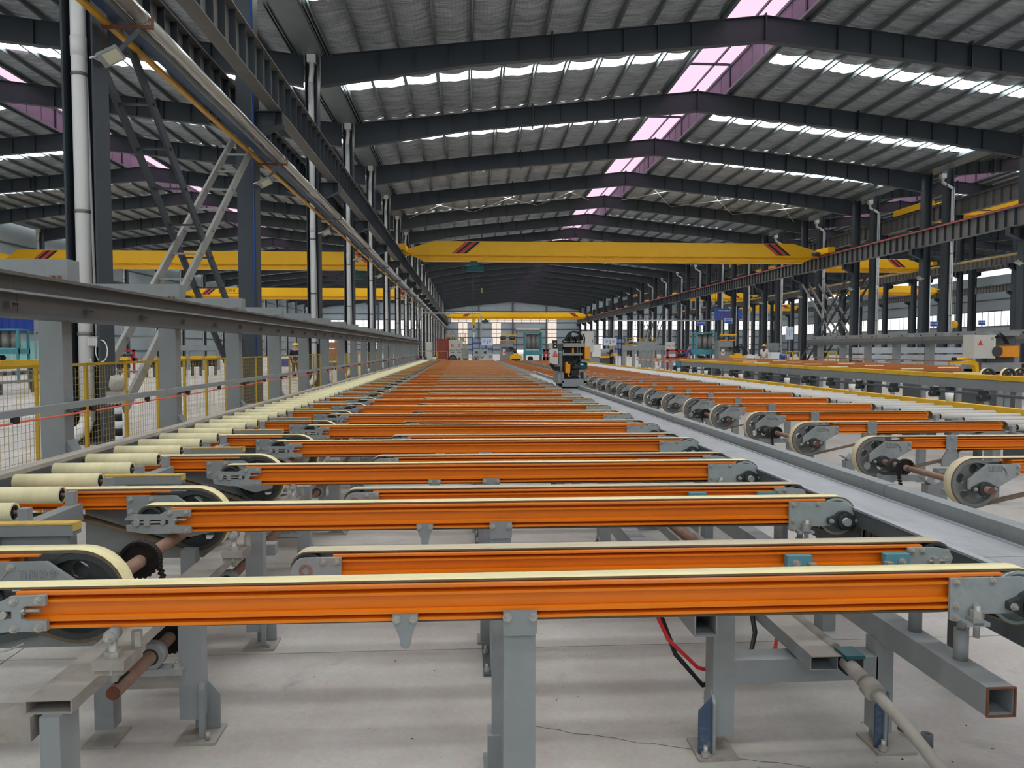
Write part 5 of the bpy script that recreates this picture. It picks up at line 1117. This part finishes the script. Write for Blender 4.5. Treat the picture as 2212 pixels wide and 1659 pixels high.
b2('orange_guard', 2200, 2250, -.05, .3, 747, 772, 'motor_orange'); MB().cyl((XY(2194, 16.6), -.12, 1.43), (XY(2194, 16.6), .1, 1.43), .12, 16).build('blower', 'cast', rm); b2('frame', 2185, 2250, .1, .5, 720, 820, 'grey_dark'); b2('base', 2165, 2260, .0, .7, 785, 805, 'grey')
b2('top_deck', 2185, 2250, -.05, .5, 716, 724, 'grey')
for i in range(4): MB().tube([(XY(2188, 16.6), -.1, 1.74), (XY(2196+i*4, 16.6), -.15, 1.86-.03*i), (XY(2212+i*3, 16.6), -.1, 1.6)], .014, 6).build('hose', 'black', rm)
f = MB().prism([(XY(2098, 16.6), 1.19), (XY(2130, 16.6), 1.21), (XY(2146, 16.6), 1.25), (XY(2158, 16.6), 1.18), (XY(2161, 16.6), .93), (XY(2154, 16.6), .93), (XY(2150, 16.6), 1.12), (XY(2126, 16.6), 1.14), (XY(2098, 16.6), 1.15)], 0, .12).build('yellow_fork', 'yellow', rm)
MB().cyl((XY(2108, 16.6), .05, 1.26), (XY(2135, 16.6), .05, 1.27), .03, 10).build('fork_arm', 'yellow', rm); MB().cyl((XY(2100, 16.6), .05, 1.255), (XY(2108, 16.6), .05, 1.26), .04, 10).build('fork_tip', 'black', rm)
b2('pedestal', 2165, 2250, .1, .6, 800, 905, 'grey_dark')
# ================================================================ machines at the far table ends
def fan_frame(x, Y, z0, w, h, label, n=3):
    t = thing('fan_frame', label, 'fan frame', (x, Y, 0)); k = w/8
    for s in (0, 1):
        for y in (0, .8): MB().box(s*(w-.09), s*(w-.09)+.09, y, y+.09, 0, z0+h).build('post', 'teal_frame', t)
    MB().box(0, w, -.01, .9, z0+h*.98, z0+h+.03).build('top_frame', 'teal_frame', t); MB().box(0, w, -.02, .9, z0+h*.2, z0+h*.38).build('drain_tray', 'teal_frame', t)
    for i in range(n): r = (w-.25)/n/2; MB().cyl((.125+r+2*r*i, .4, z0+h*.4), (.125+r+2*r*i, .4, z0+h*.95), r*.96, 20).build('drum', 'cylinder', t)
    MB().cyl((w*.35, .1, z0+h*.07), (w*.35, .5, z0+h*.07), h*.09, 16).build('blower', 'black', t); MB().box(.1, w-.1, .1, .6, z0-.05, z0).build('shelf', 'teal_frame', t); return t
fan_frame(XY(1133, 48), 48, .72, 1.12, 1.78, 'teal frame holding three grey drums beyond the main table')
fan_frame(XY(1511, 46), 46, .80, 1.28, 1.65, 'teal frame holding three grey drums beyond the guard beam at the right')
fan_frame(XY(10, 34), 34, 1.0, 1.4, 1.3, 'teal frame with grey drums by the blue curtain at the far left')
def puller(x, Y, label, w=1.1):
    t = thing('puller_machine', label, 'machine', (x, Y, 0)); MB().box(0, w*.7, 0, .8, .0, 1.95).build('body', 'grey', t)
    MB().box(w*.05, w*.62, -.02, 0, 1.3, 1.6).build('panel', 'grey_dark', t); MB().box(w*.12, w*.28, -.025, -.005, 1.1, 1.45).build('warning_label', 'white', t); MB().prism([(w*.13, 1.2), (w*.27, 1.2), (w*.2, 1.35)], -.03, -.025).build('warning_sign', 'red', t)
    for i, xx in enumerate((.0, .5)): MB().cyl((w*xx, .1, 2.12), (w*(xx+.3), .1, 2.12), .14, 14).build('motor', 'cast', t); MB().box(w*(xx+.02), w*(xx+.3), -.05, .3, 1.95, 2.02).build('motor_base', 'motor_orange', t)
    MB().box(w*.1, w*.9, .05, .25, 2.26, 2.34).build('yellow_bar', 'yellow', t)
    for i in range(5): MB().tube([(w*.5+.05*i, -.03, 1.55), (w*.7+.06*i, -.25, 1.4-.05*i), (w*.8+.04*i, -.3, 1.05)], .025, 6).build('hose', 'black', t)
    y = MB().prism([(w*.5, .80), (w*1.15, .80), (w*1.15, 1.02), (w*1.0, 1.12), (w*.62, 1.12), (w*.5, 1.02)], -.6, .0).build('yellow_head', 'yellow', t)
    MB().box(w*.58, w*1.05, -.62, -.5, .66, .86).build('jaw', 'black', t); MB().box(w*.7, w*.95, -.5, -.2, 1.12, 1.2).build('cap', 'yellow', t); return t
puller(XY(1081, 47), 47, 'grey puller with yellow head and motors on top beyond the main table')
puller(XY(1562, 45), 45, 'grey puller with yellow head beside the right teal frame', 1.2)
def cabinet(x, Y, w, h, z0, label, doors=1, m='offwhite', sign=False, d=.5, logo=None):
    t = thing('control_cabinet', label, 'cabinet', (x, Y, 0)); MB().box(0, w, 0, d, z0, z0+h).build('body', m, t)
    if z0 > .05: MB().box(w*.1, w*.9, .1, d-.1, 0, z0).build('stand', 'grey', t)
    for i in range(doors):
        a, b = w*i/doors+.02, w*(i+1)/doors-.02; q = MB().box(a, b, -.02, 0, z0+.03, z0+h-.03).build('door', m, t); MB().box(b-.05, b-.03, -.04, -.02, z0+h*.45, z0+h*.6).build('handle', 'black', q)
        if logo:
            MB().cyl(((a+b)/2, -.02, z0+h*.72), ((a+b)/2, -.026, z0+h*.72), h*.07, 14, ri=h*.04).build('logo', 'text_red', q); text(logo, h*.075, ((a+b)/2, -.022, z0+h*.48), (PI/2, 0, 0), 'sign_dark', q); MB().box(a+.08, b-.08, -.023, -.02, z0+h*.36, z0+h*.39).build('text_line', 'sign_dark', q)
        if sign: MB().prism([((a+b)/2-.08, z0+h*.55), ((a+b)/2+.08, z0+h*.55), ((a+b)/2, z0+h*.72)], -.026, -.02).build('warning_sign', 'red', q)
    return t
cabinet(XY(970, 52), 52, .92, 1.3, .0+.75, 'white double cabinet with red logo right of the red container', 2, logo='重庆机电')
cabinet(XY(999, 51), 51, .4, .75, .75, 'small grey cabinet right of the white double cabinet', 1, 'grey')
cabinet(XY(922, 56), 56, .42, 1.35, .6, 'slim white cabinet near the end of the left rail')
cabinet(XY(1259, 40), 40, .6, 1.1, 1.3, 'tall beige cabinet behind the clamp carriage', 1, 'offwhite')
cabinet(XY(1281, 50), 50, .56, .8, .95, 'white cabinet right of the tall beige cabinet', 1, 'white')
cabinet(XY(1381, 60), 60, 1.5, .5, 1.5, 'long grey cabinet below the yellow platform', 2, 'grey_light', logo='机电')
cabinet(XY(1445, 56), 56, .62, .62, 1.35, 'white cabinet with red warning signs above the dark red frame', 2, 'offwhite', True)
cabinet(XY(1626, 44), 44, .48, .35, .75, 'low white box beside the right yellow puller head', 1, 'white')
cabinet(XY(1680, 48), 48, .6, .5, .75, 'white machine housing right of the person in the white coat', 1, 'white')
cabinet(XY(1674, 62), 62, .9, .65, 1.3, 'grey cabinet with paper notices at the right column', 2, 'grey', False)
# red container with a yellow gate
t = thing('red_container', 'brick red corrugated container at the far end of the cream rollers', 'container', (XY(943, 53), 53, 0)); MB().box(0, .86, .05, 1.0, .5, 2.12).build('body', 'container', t)
for i in range(9): MB().box(.02+i*.095, .07+i*.095, 0, .05, .55, 2.08).build('rib', 'container', t)
MB().box(-.02, .88, -.02, 1.02, 2.08, 2.15).box(-.02, .88, -.02, 1.02, .45, .52).build('edge_frame', 'darkred', t); MB().box(.1, .76, .1, .9, 0, .5).build('plinth', 'grey_dark', t)
def railing(x0, x1, Y, label, n=3, z=(.75, 1.28)):
    t = thing('safety_railing', label, 'railing', (0, Y, 0))
    for q in z: MB().box(x0, x1, 0, .04, q, q+.05).build('rail_bar', 'fence', t)
    for i in range(n+1): a = x0+(x1-x0-.05)*i/n; MB().box(a, a+.05, 0, .05, 0, z[-1]+.05).build('post', 'fence', t)
railing(XY(876, 50), XY(944, 50), 50, 'low yellow railing at the end of the left rail'); railing(XY(945, 51.5), XY(967, 51.5), 51.5, 'small yellow gate in front of the red container', 1)
railing(XY(1713, 44), XY(1745, 44), 44, 'small yellow railing by the right column', 2); railing(XY(1790, 42), XY(1830, 42), 42, 'yellow railing beneath the right lattice braces', 2)
# machine bits on the white cabinets and platforms
def platform(x, Y, w, z, label, seed):
    t = thing('machine_platform', label, 'machine', (x, Y, 0)); r = random.Random(seed); MB().box(0, w, 0, 1.2, z, z+.06).build('deck', 'yellow_rail', t)
    for i in range(5): a = w*i/4.2; MB().box(a, a+.05, 0, .05, 0, z+.6).build('post', 'fence', t)
    MB().box(0, w, 0, .05, z+.55, z+.6).box(0, w, 0, .05, z+.28, z+.32).build('rail_bar', 'fence', t)
    for i in range(7): a = w*(i+.2)/7.5; h = .15+r.random()*.35; MB().box(a, a+w/11, .3, .8, z+.06, z+.06+h).build('valve_block', ['grey', 'black', 'red', 'galv', 'rust'][r.randrange(5)], t)
    for i in range(3): a = w*(i+.4)/3.4; MB().cyl((a, .25, z+.2), (a+w*.12, .25, z+.2), .1, 12).build('motor', ['motor', 'cast', 'galv'][i], t)
    MB().tube([(w*.2, .2, z+.5), (w*.3, .2, z+.75), (w*.45, .2, z+.55)], .03, 6).build('hose', 'red', t)
platform(XY(963, 54), 54, 1.4, 1.95, 'orange red machine deck above the white double cabinet', 3)
platform(XY(1355, 62), 62, 2.5, 1.75, 'yellow railed machine platform behind the grey box beam', 4)
# box beam on posts
def box_beam(x, Y, w, label, n=5, z=1.35):
    t = thing('box_beam_stand', label, 'stand', (x, Y, 0)); MB().box(0, w*.52, 0, .3, z, z+.36).box(w*.522, w, 0, .3, z, z+.36).build('box_beam', 'grey', t)
    for i in range(n): a = (w-.22)*i/(n-1); MB().box(a, a+.22, .05, .25, 0, z).build('post', 'grey', t)
box_beam(XY(1348, 57), 57, 3.2, 'grey box beam on five posts beyond the white rollers'); box_beam(XY(386, 55), 55, 3.3, 'grey box beam on posts seen through the left fence', 4)
def red_frame(x, Y, w, label):
    t = thing('red_machine', label, 'machine', (x, Y, 0)); MB().box(0, w, 0, .5, .6, .92).build('base', 'darkred', t); MB().box(0, w, 0, .1, 1.3, 1.42).build('top_bar', 'darkred', t)
    for a in (0, w*.45, w-.12): MB().box(a, a+.12, 0, .12, 0, 1.42).build('post', 'darkred', t)
    MB().box(w*.1, w*.4, .1, .4, .92, 1.1).build('tray', 'white', t); MB().cyl((w*.55, .2, 1.05), (w*.9, .2, 1.05), .13, 12).build('roll', 'cast', t)
red_frame(XY(1446, 52), 52, 1.42, 'dark red machine frame left of the right teal frame'); red_frame(XY(257, 48), 48, 1.6, 'dark red machine seen under the left rail'); red_frame(XY(1174, 50), 50, .5, 'small dark red frame right of the teal fan frame')
# sign boards
def board(x, Y, z, w, h, label, m='sign', content=True, rz=0.):
    t = thing('sign_board', label, 'sign', (x, Y, z), rz); MB().box(0, w, 0, .04, 0, h).build('panel', m, t); MB().box(-.03, w+.03, .01, .05, -.03, 0).box(-.03, w+.03, .01, .05, h, h+.03).box(-.03, 0, .01, .05, 0, h).box(w, w+.03, .01, .05, 0, h).build('frame', 'white', t)
    if content:
        for i in range(3): MB().box(w*.12, w*(.36-.03*i), -.004, 0, h*(.72-.16*i), h*(.78-.16*i)).build('text_line', 'sign_dark', t); MB().box(w*.66, w*(.9-.03*i), -.004, 0, h*(.72-.16*i), h*(.78-.16*i)).build('text_line', 'sign_dark', t)
        for i in range(3): MB().box(w*.45, w*.55, -.004, 0, h*(.25+.18*i), h*(.37+.18*i)).build('picture', ['text_red', 'sign_blue', 'motor_orange'][i], t)
    MB().box(w*.45, w*.55, .04, .08, -z, h*.6).build('pole', 'grey', t); return t
board(XY(1041, 58), 58, 1.75, .8, .52, 'pale wall board with a small red chart beyond the main table'); board(XY(1307, 60), 60, 1.75, .95, .54, 'pale board with a small red chart beyond the right table')
board(XY(1713, 52), 52, 2.15, .5, .8, 'portrait pale notice board on the right column')
for px, py, Y, l in ((1575, 697, 62, 'small blue sign on a column beside the banner'), (2156, 700, 74, 'small blue sign with white writing at the far right'), (2044, 703, 82, 'small blue sign beside the black board'), (1513, 702, 90, 'tiny blue sign on a distant column')):
    t = board(XY(px, Y), Y, 1.5+(752.5-py)/1660*Y, 16*Y/1660, 10*Y/1660, l, 'sign_blue', False); text('安全通道', 4.2*Y/1660, (8*Y/1660, -.004, 5.5*Y/1660), (PI/2, 0, 0), 'text_white', t)
t = board(XY(2030, 70), 70, 1.5+30*70/1660, .5, 1.4, 'black panel with white frame beside a white pipe at the right', 'black', False)
t = thing('banner', 'blue banner with red characters hung between the right columns', 'banner', (XY(1551, 88), 88, 1.5+62*88/1660)); MB().box(0, 2.4, 0, .03, 0, 1.35).build('sheet', 'banner', t); text('科技引领', .5, (1.2, -.006, .55), (PI/2, 0, 0), 'text_red', t, 'red_characters'); text('创新发展 质量为本', .17, (1.2, -.006, 1.1), (PI/2, 0, 0), 'text_white', t, 'white_characters'); MB().box(2.8, 3.3, 0, .03, .1, 1.3).build('sheet', 'banner', t); text('之', .45, (3.05, -.006, .6), (PI/2, 0, 0), 'text_red', t, 'red_characters')
for x in (.1, 2.3): MB().cyl((x, .02, 1.3), (x, .02, 4.0), .02, 6).build('cord', 'grey_dark', t)
# blue frames behind boards
def blue_frame(x, Y, w, label):
    t = thing('blue_rack', label, 'rack', (x, Y, 0))
    for z in (1.45, 1.9, 2.28): MB().box(0, w, 0, .06, z, z+.05).build('rail_bar', 'blue', t)
    for i in range(4): a = (w-.06)*i/3; MB().box(a, a+.06, 0, .06, 0, 2.33).build('post', 'blue', t)
    MB().box(.06, w-.06, .07, .09, 1.5, 2.25).build('sheet', 'wallpanel', t)
blue_frame(XY(1020, 60), 60, 1.6, 'blue rack with grey sheets behind the pale board'); blue_frame(XY(1330, 63), 63, .9, 'blue rack with grey sheets right of the right pale board')
# assorted far machines
def drums(x, Y, label):
    t = thing('coil_machine', label, 'machine', (x, Y, 0)); MB().box(0, 1.3, 0, .6, .5, .95).build('base', 'grey', t)
    for a in (.3, .9): MB().cyl((a, -.1, 1.2), (a, .5, 1.2), .27, 18, ri=.15).build('drum', 'galv', t); MB().cyl((a, -.12, 1.2), (a, .5, 1.2), .08, 10).build('hub', 'cast', t)
    MB().box(0, 1.3, .1, .5, 0, .5).build('stand', 'grey_dark', t)
drums(XY(1020, 55), 55, 'grey machine with two round drums under the pale board')
t = thing('profile_saw', 'white saw table with a sloping housing at the far end of the main table', 'machine', (XY(1035, 48.5), 48.5, 0)); MB().box(0, .9, 0, .8, .72, .80).build('table', 'offwhite', t); MB().prism([(.25, .8), (.85, .8), (.85, 1.2), (.5, 1.15), (.3, .95)], .1, .6).build('housing', 'offwhite', t); MB().box(.1, .8, .1, .7, 0, .72).build('stand', 'grey', t); MB().box(.02, .08, 0, .06, .8, 1.5).build('arm', 'galv', t); MB().box(.62, .78, .09, .1, .9, 1.05).build('vent', 'grey', t)
t = thing('work_table', 'low table with a yellowish top at the end of the main table', 'table', (XY(990, 50), 50, 0)); MB().box(0, 1.2, 0, .8, .9, .95).build('tabletop', 'pad', t)
for a in (.02, 1.1):
    for b in (.05, .7): MB().box(a, a+.08, b, b+.08, 0, .9).build('leg', 'grey_dark', t)
t = thing('tyre_stand', 'black round tyre standing in front of the white double cabinet', 'tyre', (XY(978, 49.5), 49.5, .8)); MB().cyl((0, 0, 0), (0, .12, 0), .28, 20, ri=.2).build('tyre', 'black', t); MB().cyl((0, .02, 0), (0, .1, 0), .21, 16).build('disc', 'grey_dark', t); MB().box(-.05, .05, .02, .1, -.8, -.2).build('stand', 'grey_dark', t)
t = thing('waste_bin', 'black bin with a white sack at the end of the left rail', 'bin', (XY(880, 46), 46, 0)); MB().cyl((.2, .2, 0), (.2, .2, 1.25), .2, 14, r2=.25).build('body', 'black', t); MB().ball((.05, -.05, .55), .14, 10, 7, (1, 1, 1.4)).build('sack', 'white', t); MB().box(.0, .45, .0, .45, 1.25, 1.3).build('lid', 'black', t)
t = thing('tool_cart', 'dark cart with tools at the end of the left rail', 'cart', (XY(897, 47), 47.2, 0)); MB().box(0, .7, 0, .5, .75, .8).box(0, .7, 0, .5, .3, .35).build('shelf', 'black', t)
for a in (0, .64):
    for b in (0, .44): MB().box(a, a+.06, b, b+.06, .05, 1.0).build('post', 'grey_dark', t)
for i in range(5): MB().box(.05+i*.13, .15+i*.13, .1, .3, .8, .95+.05*(i % 3)).build('tool', ['grey', 'red', 'black', 'galv', 'blue'][i], t)
t = thing('cylinder_machine', 'grey and yellow barrel shaped machine beyond the right table', 'machine', (XY(1292, 57), 57, 0)); MB().cyl((0, .3, 1.15), (.95, .3, 1.15), .33, 18).build('barrel', 'grey', t); MB().box(-.05, 1.0, 0, .6, .78, .95).build('cradle', 'yellow_rail', t); MB().box(1.05, 1.5, 0, .5, .95, 1.15).build('yellow_block', 'yellow', t); MB().box(0, 1.4, .1, .5, 0, .78).build('stand', 'grey_dark', t)
t = thing('hose_reel', 'black tangle of hoses on a reel left of the right yellow head', 'hose reel', (XY(1592, 46), 46, 0)); MB().cyl((.2, 0, 1.35), (.2, .3, 1.35), .3, 16, ri=.12).build('reel', 'black', t); MB().box(.1, .3, .1, .2, 0, 1.3).build('stand', 'grey_dark', t)
for i in range(4): MB().tube([(.2, -.02, 1.6), (.5+.1*i, -.1, 1.75-.1*i), (.7+.08*i, -.1, 1.2), (.6, -.05, .95)], .025, 6).build('hose', 'black', t)
t = thing('blue_drum', 'small blue cable drum right of the white housing', 'drum', (XY(1702, 46), 46, .95)); MB().cyl((0, 0, 0), (.3, 0, 0), .15, 16).build('core', 'blue', t); MB().cyl((-.02, 0, 0), (0, 0, 0), .2, 16).cyl((.3, 0, 0), (.32, 0, 0), .2, 16).build('flange', 'blue', t); MB().box(.05, .25, -.1, .1, -.95, -.12).build('stand', 'grey_dark', t)
# hoist hook hanging in the aisle, pipe jib
t = thing('pipe_jib', 'pale pipe crossing from the left columns and turning down', 'pipe'); MB().tube([(-5.2, 98, 5.95), (1.9, 98, 5.95), (2.2, 98, 5.9), (2.3, 98, 5.6), (2.3, 98, 0)], .09, 8).build('pipe', 'galv', t)
t = thing('pipe_jib', 'pale horizontal pipe between the right columns', 'pipe'); MB().tube([(16.6, 84, 0), (16.6, 84, 4.4), (16.7, 84, 4.55), (28, 84, 4.6)], .07, 8).build('pipe', 'galv', t)
t = shed(thing('crane_hook', 'yellow pulley hook hanging between the far right columns', 'hook', (49.4, LY(7), 0)))
MB().cyl((-.15, 0, 3.9), (.15, 0, 3.9), .4, 16).build('hook_block', 'yellow', t); MB().cyl((0, 0, 4.2), (0, 0, 14.5), .03, 6).build('wire_rope', 'grey_dark', t); MB().ball((0, 0, 3.1), .27, 10, 7).build('hook', 'cast', t); MB().cyl((0, 0, 3.1), (0, 0, 3.6), .06, 8).build('shank', 'cast', t); MB().box(-.2, .2, -.2, .2, 14.5, 14.76).build('trolley', 'cast', t)
# stacked aluminium profiles at the far right
for i, (px, w) in enumerate(((1880, 3.0), (1950, 2.2), (2055, 3.0), (2110, 3.4))):
    Y = 44+i*1.0
    for j in range(3):
        t = thing('profile_bundle', f'bundle of bright aluminium profiles, {["lowest", "middle", "topmost"][j]} of the {nth(i)} stack behind the right rail', 'bundle', (XY(px, Y), Y, .35+j*.42), group='bundles behind the right rail')
        for k in range(5): MB().box(0, w, k*.16, k*.16+.15, 0, .36).build('profile', 'alu', t)
        for a in (.2, w-.3): MB().box(a, a+.06, -.02, .84, -.06, 0).build('spacer', 'wood', t)
    t = thing('bundle_cradle', f'low grey cradle under the {nth(i)} aluminium stack behind the right rail', 'cradle', (XY(px, Y), Y, 0))
    for a in (.15, w-.4): MB().box(a, a+.15, -.05, .9, 0, .29).build('bearer', 'grey_dark', t)
# left hall things
t = thing('tarpaulin_curtain', 'dark blue tarpaulin curtain at the far left', 'curtain', (XY(-60, 50), 50, 0)); m = MB(); n = 60; ww = 5.2; vs = []; fs = []
for i in range(n+1):
    for z in (2.55, 3.7): vs.append((ww*i/n, .06*math.sin(i*1.1)+.03*math.sin(i*2.3), z))
for i in range(n): fs.append((2*i, 2*i+2, 2*i+3, 2*i+1))
MB().add(vs, fs, True).build('sheet', 'curtain', t); MB().box(0, ww, -.03, .03, 3.7, 3.76).build('rail', 'grey', t)
for a in (0, ww): MB().box(a-.04, a+.04, -.04, .04, 0, 3.76).build('post', 'grey', t)
t = thing('partition', 'pale green partition panels behind the left teal frame', 'partition', (XY(-40, 52), 52, 0))
for i in range(5): MB().box(i*1.1, i*1.1+1.08, 0, .05, .2, 2.0).build('panel', 'pale_green', t)
for i in range(6): MB().box(i*1.1-.03, i*1.1+.02, -.02, .07, 0, 2.05).build('post', 'white', t)
t = thing('guard_beam', 'yellow topped guard beam of the left hall seen through the mesh fence', 'beam')
for i in range(6): MB().box(-15.8, -15.6, 14+i*2.6, 16.58+i*2.6, .82, .86).build('box_length', 'grey', t); MB().box(-15.82, -15.58, 14+i*2.6, 16.58+i*2.6, .86, 1.09).build('yellow_cap', 'yellow_rail', t)
for i in range(8): MB().box(-15.75, -15.65, 14.3+i*2.1, 14.4+i*2.1, 0, .82).build('leg', 'grey_dark', t)
ltk = thing('roller_track', 'dark low roller track beside the left hall guard beam', 'track')
for z in (.35, .62): MB().box(-14.9, -14.8, 14, 30, z, z+.08).build('track_rail', 'grey', ltk)
for i in range(30): MB().cyl((-15.4, 14.3+i*.52, .68), (-14.7, 14.3+i*.52, .68), .05, 8).build('track_roller', 'cast', ltk)
for i in range(9): MB().box(-14.9, -14.8, 14.2+i*1.9, 14.3+i*1.9, 0, .35).build('leg', 'grey_dark', ltk)
for i, (px, Y) in enumerate(((272, 40), (328, 41), (390, 42), (424, 43), (455, 44))):
    t = thing('yellow_block', f'yellow machine block seen through the left fence, {nth(i)} from the left', 'machine', (XY(px, Y), Y, 0)); MB().prism([(0, .88), (.62, .88), (.66, 1.08), (.08, 1.08)], 0, .4).build('cover', 'yellow', t); MB().box(.05, .6, .05, .35, .5, .88).build('body', 'black', t)
    for a in (.05, .5): MB().box(a, a+.1, .1, .3, 0, .5).build('leg', 'grey_dark', t)
t = thing('carton_stack', 'brown cartons on a pallet seen past the left posts', 'cartons', (XY(708, 62), 62, 0))
for i in range(3): MB().box(0, 1.1, 0, .9, .5+i*.5, .98+i*.5).build('carton', 'wood', t)
MB().box(-.05, 1.15, 0, .9, .36, .46).build('pallet', 'belt', t); MB().box(.1, 1.0, .1, .8, 0, .36).build('stand', 'grey_dark', t)
t = thing('work_bench', 'grey bench with a blue crate near the walking person', 'bench', (XY(607, 40), 40, 0)); MB().box(0, .8, 0, .6, .55, .6).build('top', 'grey_light', t); MB().box(.1, .5, .1, .4, .6, .95).build('crate', 'blue', t)
for a in (.02, .7): MB().box(a, a+.08, .1, .5, 0, .55).build('leg', 'grey', t)
for i, px in enumerate((165, 345, 470)):
    Y = 60+i*4; t = thing('profile_rack', f'long grey profile rack on the left hall floor, {nth(i)} from the left', 'rack', (XY(px, Y), Y, 0)); MB().box(0, 3.2, 0, .5, .5, .62).build('bed', 'grey', t)
    for a in (.2, 1.6, 2.9): MB().box(a, a+.1, .1, .4, 0, .5).build('leg', 'grey_dark', t)
    for k in range(3): MB().box(.1, 3.1, .05+k*.15, .15+k*.15, .62, .7).build('profile', 'alu', t)

# turn the shed a hair against the machines
R = Matrix.Rotation(-.00602, 4, 'Z')
for o in SHED:
    o.location = R @ o.location; o.rotation_euler.z += -.00602
